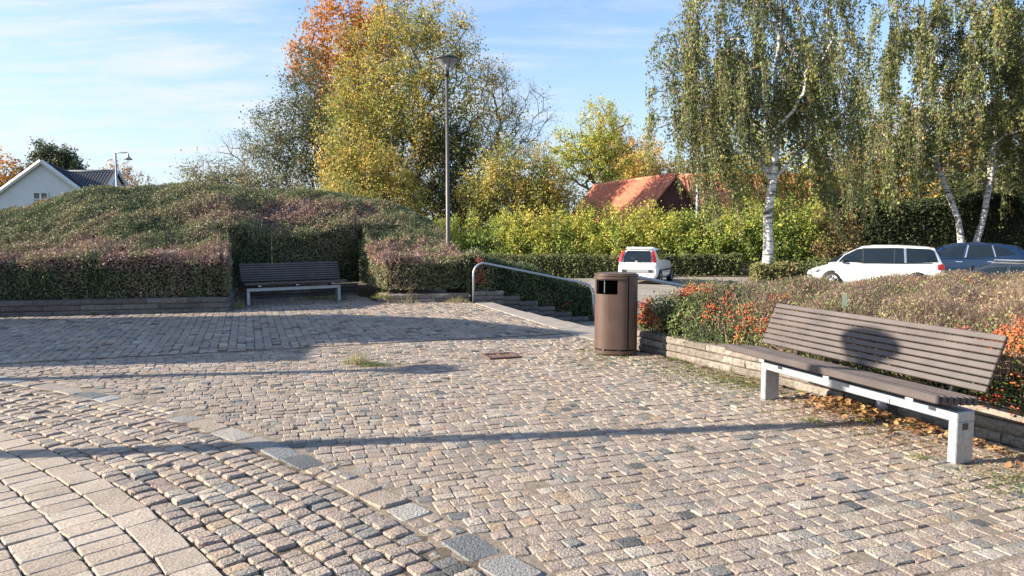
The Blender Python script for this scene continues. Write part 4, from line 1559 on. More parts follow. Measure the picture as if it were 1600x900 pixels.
class Car:
    def __init__(self, name, label, loc, heading, paint, st, gh, wheels, wr):
        """st: (x, half width, top z, bottom z) stations rear to front; gh: (x, hw base, z base, hw top, z top)"""
        self.t = thing(name, label, 'car', loc, heading)
        self.gh = gh; self.st = st
        b = MB()
        rings = []
        for x, w, zt, zb in st:
            h = zt - zb
            half = [(0, zb), (w * .86, zb), (w * .97, zb + .10), (w, zb + h * .35), (w * .995, zb + h * .62), (w * .955, zt - .05), (w * .90, zt - .008), (w * .6, zt + .012), (0, zt + .02)]
            rings.append([(x, y, z) for y, z in half] + [(x, -y, z) for y, z in half[-2:0:-1]])
        n = len(rings[0])
        vs_ = [p for r_ in rings for p in r_]
        fs = []
        for i in range(len(rings) - 1):
            for k in range(n):
                j = (k + 1) % n
                fs.append((i * n + k, i * n + j, i * n + n + j, i * n + n + k))
        fs.append(tuple(range(n)))
        fs.append(tuple((len(rings) - 1) * n + k for k in range(n))[::-1])
        b.add(vs_, fs, True)
        rings = []
        for x, wb, zb, wt, zt in gh:
            half = [(wb, zb), (wb + (wt - wb) * .5, zb + (zt - zb) * .5), (wt, zt - min(.07, (zt - zb) * .2)), (wt * .90, zt - min(.015, (zt - zb) * .05)), (wt * .5, zt + .012), (0, zt + .018)]
            rings.append([(x, y, z) for y, z in half] + [(x, -y, z) for y, z in half[-2::-1]])
        n = len(rings[0])
        vs_ = [p for r_ in rings for p in r_]
        fs = [(i * n + k, i * n + k + 1, i * n + n + k + 1, i * n + n + k) for i in range(len(rings) - 1) for k in range(n - 1)]
        fs.append(tuple(range(n))[::-1]); fs.append(tuple((len(rings) - 1) * n + k for k in range(n)))
        b.add(vs_, fs, True)
        b.build('body', paint, self.t, sharp=32, fixn=True)
        self.paint = paint
        for x in wheels:
            for s in (-1, 1):
                w = self.hw(x)
                a = MB()
                # dark wheel housing, a shallow disc that stands 4 mm proud of the sill line
                a.lathe([(.0, -.02), (wr + .055, -.02), (wr + .055, .004), (.0, .004)], 26, (x, s * (w - .002) - (.0), wr), 'y')
                arch = a.build('wheel_arch', M['trim'], self.t, fixn=True)
                ty = MB().lathe([(wr * .66, -.10), (wr * .95, -.10), (wr, -.07), (wr, .07), (wr * .95, .10), (wr * .66, .10)], 26, (x, s * (w - .075), wr), 'y')
                wh = ty.build('wheel', M['tyre'], self.t, fixn=True)
                rm = MB().lathe([(.0, s * .085), (wr * .2, s * .09), (wr * .22, s * .07), (wr * .58, s * .075), (wr * .67, s * .10), (wr * .67, 0)], 20, (x, s * (w - .075), wr), 'y')
                for k in range(7):
                    a_ = 2 * math.pi * k / 7
                    c = Vector((x + wr * .4 * math.cos(a_), s * (w + .012), wr + wr * .4 * math.sin(a_)))
                    dd = Vector((math.cos(a_), 0, math.sin(a_)))
                    rm.tube([tuple(c - dd * wr * .24), tuple(c + dd * wr * .26)], wr * .055, 4, smooth=False)
                rm.build('rim', M['rim'], wh, fixn=True)

    def hw(self, x):
        return float(np.interp(x, [s[0] for s in self.st], [s[1] for s in self.st]))

    def side_y(self, x, z):
        g = self.gh
        X = [q[0] for q in g]
        wb, zb, wt, zt = (float(np.interp(x, X, [q[k] for q in g])) for k in (1, 2, 3, 4))
        top = zt - min(.07, (zt - zb) * .2)
        f = (z - zb) / max(.05, top - zb)
        return wb + (wt - wb) * f

    def lower_y(self, x, z):
        w = self.hw(x); zt = float(np.interp(x, [s[0] for s in self.st], [s[2] for s in self.st])); zb = float(np.interp(x, [s[0] for s in self.st], [s[3] for s in self.st]))
        h = zt - zb
        return float(np.interp(z, [zb, zb + .10, zb + h * .35, zb + h * .62, zt - .05, zt], [w * .86, w * .97, w, w * .995, w * .955, w * .9]))

    def side(self, name, poly, mat, off=.026, lower=False, t=.05, label=None):
        for s in (-1, 1):
            # subdivide the outline a little so that it follows the side
            pts = []
            for a, c in zip(poly, poly[1:] + poly[:1]):
                pts += [(a[0] + (c[0] - a[0]) * k / 3, a[1] + (c[1] - a[1]) * k / 3) for k in range(3)]
            f = self.lower_y if lower else self.side_y
            P = [(x, s * (f(x, z) + off), z) for x, z in pts]
            cx = sum(p[0] for p in P) / len(P); cz = sum(p[2] for p in P) / len(P)
            b = MB()
            n = len(P)
            c0 = (cx, s * (f(cx, cz) + off), cz)
            inn = [(p[0], p[1] - s * t, p[2]) for p in P]
            b.add(P + [c0] + inn, [(k, (k + 1) % n, n) for k in range(n)] + [(k, (k + 1) % n, n + 1 + (k + 1) % n, n + 1 + k) for k in range(n)])
            b.build(name, mat, self.t, fixn=True)

    def panel(self, name, pts, mat, off=(0, 0, 0), parent=None):
        """flat-ish polygon given in 3D, made 12 mm thick"""
        P = [Vector(p) + Vector(off) for p in pts]
        nrm = (P[1] - P[0]).cross(P[2] - P[0]).normalized()
        return MB().plate([tuple(p) for p in P], tuple(nrm), .03).build(name, mat, parent or self.t, fixn=True)

    def mirrors(self, x, z, paint):
        for s in (-1, 1):
            y = s * (self.side_y(x, z) + .10)
            b = MB().lathe([(.0, -.09), (.05, -.085), (.075, -.03), (.075, .03), (.05, .085), (.0, .09)], 10, (0, 0, 0), 'y')
            b.v = [(x + p[0] * .8, y + p[1], z + p[2]) for p in b.v]
            b.build('mirror', paint, self.t, fixn=True)


# -- white hatchback seen from behind
hb = Car('parked_car', 'small white hatchback with red tail lights, seen from behind in the car park', (5.78, 30.9, LOT_Z), R(66), M['carwhite'],
         [(-1.75, .70, .60, .36), (-1.73, .77, .80, .30), (-1.67, .805, .88, .26), (-1.2, .825, .94, .22), (0, .825, .95, .20), (.75, .82, .93, .20), (1.2, .80, .84, .20), (1.5, .75, .72, .22), (1.66, .66, .58, .26)],
         [(-1.705, .765, .86, .755, .90), (-1.62, .772, .88, .68, 1.14), (-1.45, .775, .90, .60, 1.38), (-1.28, .775, .92, .56, 1.455), (-.6, .775, .93, .57, 1.485), (0.05, .77, .93, .61, 1.45), (.35, .77, .92, .58, 1.36), (1.05, .72, .86, .64, .90)],
         (-1.15, 1.13), .285)
hb.side('side_window', [(-.22, .99), (-.22, 1.40), (.20, 1.36), (.62, 1.10), (.70, .97)], M['glass'])
hb.side('side_window', [(-1.05, 1.02), (-.98, 1.38), (-.30, 1.40), (-.30, .99)], M['glass'])
hb.side('rub_strip', [(-.75, .54), (-.75, .60), (.75, .60), (.75, .54)], M['trim'], lower=True)
hb.mirrors(.62, 1.0, M['trim'])
def rearpt(f, y):       # f 0..1 up the tailgate
    x = np.interp(f, [0, .5, 1], [-1.705, -1.63, -1.455]); z = np.interp(f, [0, .5, 1], [.91, 1.14, 1.39])
    return (x - .045, y, z)
rw = hb.panel('rear_window', [rearpt(.04, -.56), rearpt(.04, .56), rearpt(.5, .57), rearpt(.97, .47), rearpt(.97, -.47), rearpt(.5, -.57)][::-1], M['glass'])
b = MB().tube([(-1.775, -.02, .94), (-1.745, .10, 1.04), (-1.70, .30, 1.12)], .012, 6)
b.build('wiper', M['trim'], rw)
MB().box((-1.765, .02, .955), (.02, .10, .03)).build('sticker', M['white_cap'], rw)
for s in (-1, 1):
    hb.panel('tail_light', [(-1.72, s * .60, .93), (-1.64, s * .765, .91), (-1.57, s * .71, 1.12), (-1.45, s * .625, 1.36), (-1.475, s * .525, 1.36), (-1.64, s * .60, 1.12)], M['redlight'], (-.05, s * .025, 0))
hb.panel('bumper_strip', [(-1.76, -.64, .50), (-1.76, .64, .50), (-1.765, .62, .63), (-1.765, -.62, .63)][::-1], M['greybumper'], (-.03, 0, 0))
hb.panel('spoiler', [(-1.50, -.54, 1.425), (-1.50, .54, 1.425), (-1.22, .55, 1.482), (-1.22, -.55, 1.482)], M['carwhite'], (0, 0, .012))
for s in (-1, 1):
    hb.panel('fog_lamp', [(-1.752, s * .48, .52), (-1.752, s * .60, .52), (-1.757, s * .60, .61), (-1.757, s * .48, .61)], M['lampdk'], (-.055, 0, 0))

# -- long white family car seen from its left side
mv = Car('parked_car', 'long white family car seen from its side above the berry hedge', (13.75, 27.5, LOT_Z), R(180 - 26), M['carwhite'],
         [(-2.30, .72, .70, .36), (-2.26, .80, .92, .30), (-2.12, .87, 1.00, .26), (-1.6, .91, 1.02, .22), (0, .915, 1.00, .20), (.95, .91, .96, .20), (1.25, .90, .93, .20), (1.70, .87, .84, .20), (2.05, .80, .74, .20), (2.28, .66, .60, .24)],
         [(-2.22, .78, .95, .70, 1.00), (-2.10, .80, .98, .66, 1.30), (-1.96, .82, .99, .64, 1.55), (-1.7, .84, 1.0, .65, 1.60), (-.8, .86, 1.0, .68, 1.645), (0, .86, 1.0, .68, 1.64), (.45, .86, .99, .66, 1.58), (.95, .85, .97, .66, 1.36), (1.55, .80, .90, .70, .94)],
         (-1.42, 1.40), .325)
mv.side('side_window', [(.39, 1.01), (.39, 1.535), (.58, 1.50), (1.0, 1.27), (1.22, 1.02)], M['glass'])
mv.side('side_window', [(-.645, 1.01), (-.645, 1.565), (.345, 1.545), (.345, 1.01)], M['glass'])
mv.side('side_window', [(-1.00, 1.01), (-.96, 1.56), (-.69, 1.565), (-.69, 1.01)], M['glass'])
mv.side('side_window', [(-2.07, 1.06), (-1.93, 1.47), (-1.80, 1.53), (-1.05, 1.56), (-1.08, 1.02)], M['glass'])
mv.side('quarter_window', [(1.27, 1.01), (1.06, 1.25), (1.16, 1.24), (1.56, .99)], M['glass'])
mv.side('pillar', [(.35, 1.0), (.35, 1.55), (.386, 1.545), (.386, 1.0)], M['trim'], .022)
mv.side('pillar', [(-.685, 1.0), (-.685, 1.57), (-.65, 1.57), (-.65, 1.0)], M['trim'], .022)
mv.side('window_trim', [(-1.06, 1.02), (-1.02, 1.56), (-.97, 1.56), (-1.0, 1.02)], M['chrome'], .032)
mv.side('side_strip', [(-1.9, 1.005), (-1.9, 1.028), (1.5, 1.0), (1.5, .985)], M['trim'], .03)
mv.side('door_handle', [(-.55, .86), (-.55, .885), (-.33, .885), (-.33, .86)], M['carwhite'], .022, True)
mv.side('door_handle', [(.50, .84), (.50, .865), (.72, .865), (.72, .84)], M['carwhite'], .022, True)
mv.side('door_gap', [(-.665, .34), (-.665, .99), (-.655, .99), (-.655, .34)], M['trim'], .008, True)
mv.side('door_gap', [(.375, .34), (.375, .98), (.385, .98), (.385, .34)], M['trim'], .008, True)
for s in (-1, 1):
    mv.panel('tail_light', [(-2.24, s * .80, .78), (-2.02, s * .895, .78), (-2.0, s * .875, .97), (-2.10, s * .86, 1.0), (-2.22, s * .80, .98)], M['redlight'], (-.03, s * .02, 0))
    mv.panel('headlight', [(1.95, s * .845, .62), (2.22, s * .735, .60), (2.20, s * .72, .68), (1.80, s * .845, .76)], M['lightglass'], (.02, s * .014, 0))
    mv.panel('fog_lamp', [(2.12, s * .79, .46), (2.24, s * .72, .46), (2.24, s * .71, .54), (2.10, s * .795, .54)], M['trim'], (.02, s * .012, 0))
mv.panel('windscreen', [(.50, -.58, 1.585), (.50, .58, 1.585), (1.50, .68, .955), (1.50, -.68, .955)], M['glass'], (.012, 0, .018))
mv.panel('rear_window', [(-2.19, -.62, 1.06), (-2.19, .62, 1.06), (-1.99, .56, 1.52), (-1.99, -.56, 1.52)][::-1], M['glass'], (-.03, 0, 0))
mv.mirrors(1.02, 1.04, M['trim'])
MB().tube([(-1.2, .1, 1.66), (-1.45, .1, 1.95)], .006, 5).build('aerial', M['trim'], mv.t)

# -- blue crossover parked beyond it
sv = Car('parked_car', 'blue crossover with dark windows parked behind the long white car', (18.0, 28.95, LOT_Z + .06), R(180 - 30), M['carblue'],
         [(-2.28, .74, .78, .40), (-2.22, .84, 1.02, .34), (-2.0, .90, 1.08, .30), (-1.4, .93, 1.10, .27), (0, .935, 1.06, .25), (.95, .93, 1.04, .25), (1.3, .92, 1.02, .25), (1.9, .88, .94, .26), (2.2, .78, .80, .28), (2.30, .66, .66, .32)],
         [(-2.18, .80, 1.02, .72, 1.08), (-2.02, .82, 1.06, .66, 1.36), (-1.72, .84, 1.07, .62, 1.55), (-1.2, .86, 1.07, .64, 1.62), (-.4, .88, 1.06, .67, 1.66), (.3, .88, 1.05, .66, 1.62), (.75, .87, 1.04, .64, 1.48), (1.45, .80, 1.0, .70, 1.04)],
         (-1.38, 1.36), .35)
sv.side('side_window', [(.02, 1.10), (-.06, 1.56), (.35, 1.52), (.72, 1.34), (1.10, 1.10)], M['glass'])
sv.side('side_window', [(-1.02, 1.14), (-.92, 1.56), (-.16, 1.57), (-.08, 1.10)], M['glass'])
sv.side('quarter_window', [(-1.75, 1.24), (-1.40, 1.46), (-1.02, 1.54), (-1.12, 1.16)], M['glass'])
sv.side('window_trim', [(-.12, 1.09), (-.20, 1.57), (-.15, 1.57), (-.07, 1.09)], M['chrome'], .034)
sv.side('window_trim', [(-1.10, 1.14), (-.98, 1.56), (-.94, 1.56), (-1.06, 1.13)], M['chrome'], .034)
sv.side('door_handle', [(-1.05, .93), (-1.05, .955), (-.82, .955), (-.82, .93)], M['chrome'], .022, True)
sv.side('door_handle', [(.0, .91), (.0, .935), (.23, .935), (.23, .91)], M['chrome'], .022, True)
sv.side('door_gap', [(-.10, .40), (-.10, 1.05), (-.09, 1.05), (-.09, .40)], M['trim'], .008, True)
for s in (-1, 1):
    sv.panel('tail_light', [(-2.22, s * .70, .95), (-1.98, s * .885, .96), (-1.96, s * .87, 1.04), (-2.20, s * .70, 1.03)], M['redlight'], (-.03, s * .03, 0))
    sv.panel('headlight', [(1.95, s * .86, .80), (2.22, s * .75, .74), (2.20, s * .74, .82), (1.85, s * .87, .90)], M['lightglass'], (.02, s * .016, 0))
sv.panel('windscreen', [(.70, -.56, 1.50), (.70, .56, 1.50), (1.42, .68, 1.06), (1.42, -.68, 1.06)], M['glass'], (.012, 0, .018))
sv.panel('rear_window', [(-2.08, -.62, 1.20), (-2.08, .62, 1.20), (-1.80, .55, 1.53), (-1.80, -.55, 1.53)][::-1], M['glass'], (-.03, 0, .01))
sv.mirrors(.98, 1.14, M['trim'])

# -- low dark car whose roof shows above the hedge at the right edge
lv = Car('parked_car', 'dark blue-grey car with chrome roof rails, only its roof showing at the right edge', (12.35, 18.3, LOT_Z), R(180 - 36), M['cargrey'],
         [(-2.25, .74, .70, .36), (-2.15, .84, .90, .30), (-1.5, .90, .95, .22), (0, .905, .92, .20), (1.0, .90, .90, .20), (1.7, .86, .80, .20), (2.2, .70, .62, .24)],
         [(-2.10, .78, .90, .70, .96), (-1.85, .80, .92, .64, 1.25), (-1.4, .83, .93, .64, 1.37), (-.5, .84, .92, .66, 1.42), (.1, .84, .91, .64, 1.38), (.55, .83, .90, .62, 1.22), (1.25, .78, .86, .68, .90)],
         (-1.38, 1.36), .32)
lv.side('side_window', [(-.1, .97), (-.15, 1.32), (.25, 1.27), (.55, 1.13), (.9, .95)], M['glass'])
lv.side('side_window', [(-1.45, 1.0), (-1.30, 1.30), (-.25, 1.33), (-.20, .97)], M['glass'])
for s in (-1, 1):
    lv.panel('roof_rail', [(-1.5, s * .60, 1.36), (-1.5, s * .565, 1.36), (.15, s * .57, 1.39), (.15, s * .605, 1.39)], M['chrome'], (0, 0, .035))
    lv.panel('tail_light', [(-2.16, s * .72, .76), (-1.98, s * .87, .76), (-1.98, s * .85, .88), (-2.14, s * .72, .88)], M['redlight'], (-.03, s * .02, 0))
lv.panel('windscreen', [(.55, -.55, 1.24), (.55, .55, 1.24), (1.2, .66, .90), (1.2, -.66, .90)], M['glass'], (.012, 0, .018))
lv.mirrors(.85, .97, M['trim'])

# ------------------------------------------------------------------ houses
M['render'] = plain('white_render', (.72, .73, .74), rough=.85, var=.05, nscale=2, bump=.1, bscale=20)
M['roofdk'] = plain('dark_corrugated_roof', (.032, .036, .045), rough=.75, var=.15, nscale=1.5)
M['rooflt'] = plain('pale_ridge', (.20, .21, .23), rough=.8, var=.1)
M['tile'] = plain('orange_clay_tile', (.60, .225, .13), rough=.8, var=.22, nscale=2.2)
M['brick'] = plain('dark_red_brick', (.13, .055, .045), rough=.9, var=.2, nscale=5)
M['pane'] = plain('window_pane', (.03, .035, .05), rough=.08, var=.1, spec=.8)
M['cream'] = plain('pale_wall', (.45, .42, .37), rough=.9, var=.1)


def gable_house(t, p0, p1, hw, zb, ze, zr, wallm, roofm, over=.25, ribs=None, ribm=None, verge=None, ribstep=.3, ends=(0, 1)):
    """ridge from p0 to p1 (2D), half width hw, base / eave / ridge heights"""
    p0 = np.array(p0, float); p1 = np.array(p1, float)
    L = np.linalg.norm(p1 - p0); d = (p1 - p0) / L; n = np.array([-d[1], d[0]])
    def P(u, v, z): q = p0 + d * u + n * v; return (q[0], q[1], z)
    b = MB()
    vs_ = [P(u, v, z) for u in (0, L) for v, z in ((-hw, zb), (hw, zb), (hw, ze), (0, zr - .12), (-hw, ze))]
    b.add(vs_, [(0, 1, 2, 3, 4), (9, 8, 7, 6, 5), (0, 5, 6, 1), (1, 6, 7, 2), (0, 4, 9, 5), (2, 7, 8, 3), (3, 8, 9, 4)])
    b.build('wall', wallm, t, fixn=True)
    k = (zr - ze) / hw
    for s in (-1, 1):
        o = over
        q = [P(-o, 0, zr), P(L + o, 0, zr), P(L + o, s * (hw + o), zr - k * (hw + o)), P(-o, s * (hw + o), zr - k * (hw + o))]
        nrm = np.cross(np.array(q[1]) - np.array(q[0]), np.array(q[2]) - np.array(q[0])); nrm = nrm if nrm[2] > 0 else -nrm
        rf = MB().plate(q if s < 0 else q[::-1], nrm, .12).build('roof', roofm, t, fixn=True)
        if ribs:
            m = MB()
            for u in np.arange(0, L + .01, ribstep):
                a = np.array(P(u, s * .05, zr - k * .05 + .02)); c = np.array(P(u, s * (hw + o), zr - k * (hw + o) + .02))
                m.tube([tuple(a), tuple(c)], ribs, 4, smooth=False)
            r_ = m.build('tile_rolls', ribm or roofm, rf); r_['kind'] = 'stuff'
    MB().tube([P(-over, 0, zr + .02), P(L + over, 0, zr + .02)], .13, 8).build('ridge', ribm or roofm, t)
    if verge:
        for u in [(-over - .03, L + over + .03)[e_] for e_ in ends]:
            for s in (-1, 1):
                a = P(u, 0, zr + .05); c = P(u, s * (hw + over), zr - k * (hw + over) + .05)
                v = MB().tube([a, c], .17, 4, smooth=False); v.build('verge_board', verge, t)
    return P


def window(t, P, u, v0, v1, z0, z1, side_v=None):
    """cross-barred window on the gable (u fixed) or on the long wall (side_v fixed)"""
    pt = (lambda a, z, o=0.0: P(u - o, a, z))
    f = MB()
    def bar(a0, a1, c0, c1, o0, o1):
        q = [pt(a, z, o) for o in (o0, o1) for a, z in ((a0, c0), (a1, c0), (a1, c1), (a0, c1))]
        f.add(q, [(0, 1, 2, 3), (7, 6, 5, 4), (0, 4, 5, 1), (1, 5, 6, 2), (2, 6, 7, 3), (3, 7, 4, 0)])
    am, zm = (v0 + v1) / 2, z0 + (z1 - z0) * .62
    for a, c in ((v0, v0 + .09), (v1 - .09, v1), (am - .06, am + .06)):
        bar(a, c, z0, z1, .02, .09)
    for a, c in ((z0, z0 + .09), (z1 - .09, z1), (zm - .04, zm + .04)):
        bar(v0 + .001, v1 - .001, a, c, .025, .084)
    w = f.build('window', M['whitepaint'], t, fixn=True)
    g_ = MB().plate([pt(v0 + .05, z0 + .05, .03), pt(v1 - .05, z0 + .05, .03), pt(v1 - .05, z1 - .05, .03), pt(v0 + .05, z1 - .05, .03)], (0, -1, 0), .015)
    g_.build('pane', M['pane'], w, fixn=True)


wh = thing('house', 'white gabled house with a dark roof beyond the left end of the hedge', 'house')
P = gable_house(wh, (-38.6, 60), (-44.2, 74), 5.3, -.6, 2.7, 7.2, M['render'], M['roofdk'], .3, .03, M['roofdk'], M['whitepaint'], .35, (0,))
window(wh, P, -.02, -.35, .75, 3.2, 4.75)
window(wh, P, -.02, -3.0, -1.9, 3.2, 4.75)
P = gable_house(wh, (-42.5, 67.6), (-36.3, 66.8), 3.6, -.6, 3.0, 7.0, M['render'], M['roofdk'], .25, .055, M['rooflt'], M['whitepaint'], .30, (1,))

rh = thing('house', 'house with a bright orange tiled roof and dark brick gable behind the yellowing shrubs', 'house')
gable_house(rh, (11.1, 50), (7.1, 62), 3.3, -.6, 1.7, 5.4, M['brick'], M['tile'], .3, .05, M['tile'], None, .28)
rh2 = thing('house', 'long house with an orange tiled roof seen between the branches of the nearest birch', 'house')
gable_house(rh2, (14.8, 63.2), (29.5, 62.4), 4.4, -.6, 2.0, 6.35, M['brick'], M['tile'], .3, .055, M['tile'], None, .30)
rh3 = thing('house', 'small orange tiled gable roof half hidden between the two birches', 'house')
gable_house(rh3, (24.6, 54.5), (28.6, 57.5), 2.8, -.6, 3.0, 6.4, M['brick'], M['tile'], .25, .05, M['tile'], None, .28)

# house out of frame on the left: its shadow lies across the far half of the plaza
sb_ = thing('house', 'building out of the frame to the left that throws the broad shadow on the plaza', 'house', (0, 0, 0))
sx_, sy_ = math.cos(SUN_AZ), math.sin(SUN_AZ)
def uv(u, v): return (u * sx_ - v * sy_, u * sy_ + v * sx_)
U0 = -17.0
def shadow_h(x_tip, v): return (x_tip / sx_ + (v * sy_ / sx_) * 0 - U0) * te
prof = [(9.05, 0), (9.05, shadow_h(-1.4, 9)), (10.45, shadow_h(-1.4, 10)), (10.46, shadow_h(2.0, 10.5)), (10.95, shadow_h(2.5, 11)), (13.05, shadow_h(.6, 13)), (14.05, shadow_h(-1.6, 14)), (14.06, 0)]
b = MB()
fr = [(*uv(U0, v), z) for v, z in prof]; bk = [(*uv(U0 - 7, v), z) for v, z in prof]
n = len(prof)
b.add(fr + bk, [tuple(range(n)), tuple(range(2 * n - 1, n - 1, -1))] + [(i, n + i, n + (i + 1) % n, (i + 1) % n) for i in range(n)])
b.build('wall', M['render'], sb_, fixn=True)
for (a, c) in ((3, 4), (4, 5), (5, 6)):
    q = [(*uv(U0 + .02, prof[a][0]), prof[a][1] + .02), (*uv(U0 + .02, prof[c][0]), prof[c][1] + .02), (*uv(U0 - 7, prof[c][0]), prof[c][1] + .02), (*uv(U0 - 7, prof[a][0]), prof[a][1] + .02)]
    MB().plate(q, (0, 0, 1), -.02).build('roof', M['roofdk'], sb_, fixn=True)

# ------------------------------------------------------------------ birches
def birch_bark():
    m, nt, out = new_mat('birch_bark')
    tc_ = node(nt, 'ShaderNodeTexCoord')
    mp_ = node(nt, 'ShaderNodeMapping'); mp_.inputs['Scale'].default_value = (2.0, 2.0, 7.0)
    nt.links.new(tc_.outputs['Object'], mp_.inputs[0])
    nz = node(nt, 'ShaderNodeTexNoise'); nz.inputs['Scale'].default_value = 1.6; nz.inputs['Detail'].default_value = 5
    nt.links.new(mp_.outputs[0], nz.inputs['Vector'])
    rp = ramp_node(nt, [(.33, (.035, .03, .028)), (.43, (.30, .28, .25)), (.52, (.62, .59, .55)), (.75, (.74, .71, .67))])
    nt.links.new(nz.outputs['Fac'], rp.inputs[0])
    bs = node(nt, 'ShaderNodeBsdfPrincipled'); bs.inputs['Roughness'].default_value = .8
    nt.links.new(rp.outputs[0], bs.inputs['Base Color'])
    nt.links.new(bs.outputs[0], out.inputs[0])
    return m


M['birch'] = birch_bark()
M['birchtwig'] = plain('birch_twig', (.17, .11, .085), rough=.8, var=.2)


def birch(label, base, trunks, blobs, ncl, strands, slen, per, leaf, tr, seed, lean=(0.10, 0.0), zmin=1.2, limbs=(), s=1.0):
    base = (base[0] * s, base[1] * s, base[2]); trunks = [[tuple(v * s for v in q) for q in tk] for tk in trunks]; blobs = [tuple(v * s for v in q) for q in blobs]
    slen = (slen[0] * s, slen[1] * s); leaf *= s; tr *= s
    rg_ = np.random.default_rng(seed)
    t = thing('birch_tree', label, 'tree', base, 0, 'weeping birches by the car park')
    P = blob_points(blobs, ncl, rg_, .45)
    if len(limbs): P = np.concatenate([P, np.array(limbs, float)])
    allE, ends_, thinA = [], [], []
    VV, FF, o_ = [], [], 0
    own = np.argmin(np.array([[np.min(np.linalg.norm(np.array(tk)[:, :2] - p[:2], axis=1)) for p in P] for tk in trunks]), axis=0)
    for k, tk in enumerate(trunks):
        pk = P[own == k]
        if len(pk) < 2: continue
        N, par, rad, ends = skeleton(tk, pk, rg_, up=.5, tip=.016, expo=2.25, jit=.07)
        rad = rad * np.clip(tr / rad[0], .4, 1.4)
        rad = np.maximum(rad, .014)
        rad[0] = tr * 1.22
        rad[1] = max(rad[1], tr)
        i = np.arange(1, len(N))
        thick = rad[i] > .034
        V, F = sticks(N[par[i[thick]]], N[i[thick]], np.minimum(rad[par[i[thick]]], rad[i[thick]] * 1.35), rad[i[thick]], 7)
        VV.append(V); FF.append(F + o_); o_ += len(V)
        thinA.append(np.c_[N[par[i[~thick]]], N[i[~thick]], rad[i[~thick]]])
        allE.append(N[len(tk):]); ends_.append(N[ends])
    link('trunk', mesh_np('trunk', np.concatenate(VV), np.concatenate(FF), M['birch'], smooth=True), t)
    E = np.concatenate(allE)
    E = E[E[:, 2] > 2.8]
    TR = 7                                   # fine twigs hang together in tresses
    nt_ = strands // TR
    strands = nt_ * TR
    EN = np.concatenate(ends_); EN = EN[EN[:, 2] > 2.8]; rg_.shuffle(EN)
    EN = np.concatenate([EN, E[rg_.integers(0, len(E), max(0, nt_ - len(EN)))]])[:nt_]
    A = np.repeat(EN, TR, axis=0) + rg_.normal(size=(strands, 3)) * np.array([.13, .13, .18])
    cen = np.array([np.mean(P[:, 0]), np.mean(P[:, 1])])
    outd = A[:, :2] - cen
    outd = outd / np.maximum(np.linalg.norm(outd, axis=1, keepdims=True), .5)
    dr = outd * .55 + np.repeat(rg_.normal(size=(nt_, 2)) * .55, TR, axis=0) + rg_.normal(size=(strands, 2)) * .12
    L = np.repeat(rg_.uniform(slen[0], slen[1], nt_), TR) * rg_.uniform(.62, 1.05, strands)
    rt = np.min(np.array([[np.linalg.norm(np.array(q_)[:2] - A[:, :2], axis=1) for q_ in tk] for tk in trunks]).reshape(-1, strands), axis=0)
    L = L * np.where((rt < 1.5) | ((np.abs(A[:, 0]) < 1.4) & (A[:, 1] < 0)), .42, 1.0)
    L = np.minimum(L, (A[:, 2] - zmin) * rg_.uniform(.75, 1.0, strands))
    K = 7
    pts = np.empty((strands, K + 1, 3))
    pts[:, 0] = A
    h = np.repeat(rg_.uniform(.35, .95, nt_), TR) * rg_.uniform(.9, 1.1, strands)
    for k in range(1, K + 1):
        f = k / K
        reach = h * (1 - (1 - f) ** 2.2)
        pts[:, k, 0] = A[:, 0] + dr[:, 0] * reach + lean[0] * L * f * f + rg_.normal(size=strands) * .03
        pts[:, k, 1] = A[:, 1] + dr[:, 1] * reach + lean[1] * L * f + rg_.normal(size=strands) * .03
        pts[:, k, 2] = A[:, 2] + .22 * np.sin(np.minimum(f * 3.2, 3.14)) * (f < .7) - L * f ** 1.35
    S0 = pts[:, :-1].reshape(-1, 3); S1 = pts[:, 1:].reshape(-1, 3)
    fr = np.tile(np.arange(K) / K, strands)
    V, F = sticks(S0, S1, .011 * (1 - .75 * fr), .011 * (1 - .75 * (fr + 1 / K)), 3)
    tA = np.concatenate(thinA)
    V2, F2 = sticks(tA[:, :3], tA[:, 3:6], tA[:, 6], tA[:, 6] * .8, 5)
    br_ = link('branches', mesh_np('branches', V2, F2, M['birchtwig']), t); br_['kind'] = 'stuff'
    tw_ = link('twigs', mesh_np('twigs', V, F, M['birchtwig']), t); tw_['kind'] = 'stuff'
    n = strands * per
    s_i = np.repeat(np.arange(strands), per)
    # long strands carry more leaves
    w = rg_.random(n) < (L[s_i] / slen[1]) ** .7
    s_i = s_i[w]; n = len(s_i)
    f = rg_.random(n) ** .75 * K
    k0 = np.minimum(f.astype(int), K - 1); ft = (f - k0)[:, None]
    Q = pts[s_i, k0] * (1 - ft) + pts[s_i, k0 + 1] * ft + rg_.normal(size=(n, 3)) * np.array([.07, .07, .08])
    V, F = leaf_quads(Q, unit(np.c_[outd[s_i] * .6, np.full(n, .25)]) * .6, leaf, .62, rg_, bias=np.array([0, 0, -1.0]), spread=.8)
    Wq = Q + np.array(base)
    tn = .37 + .16 * patch(Wq, 1.6) + .12 * patch(Wq + 9, 5) + rg_.normal(size=n) * .15 + np.repeat(np.repeat(rg_.normal(size=nt_) * .10, TR), per)[w]
    c_ = link('crown', mesh_np('crown', V, F, L_BIRCH, {'tint': np.clip(tn, .001, .999)}), t); c_['kind'] = 'stuff'
    return t


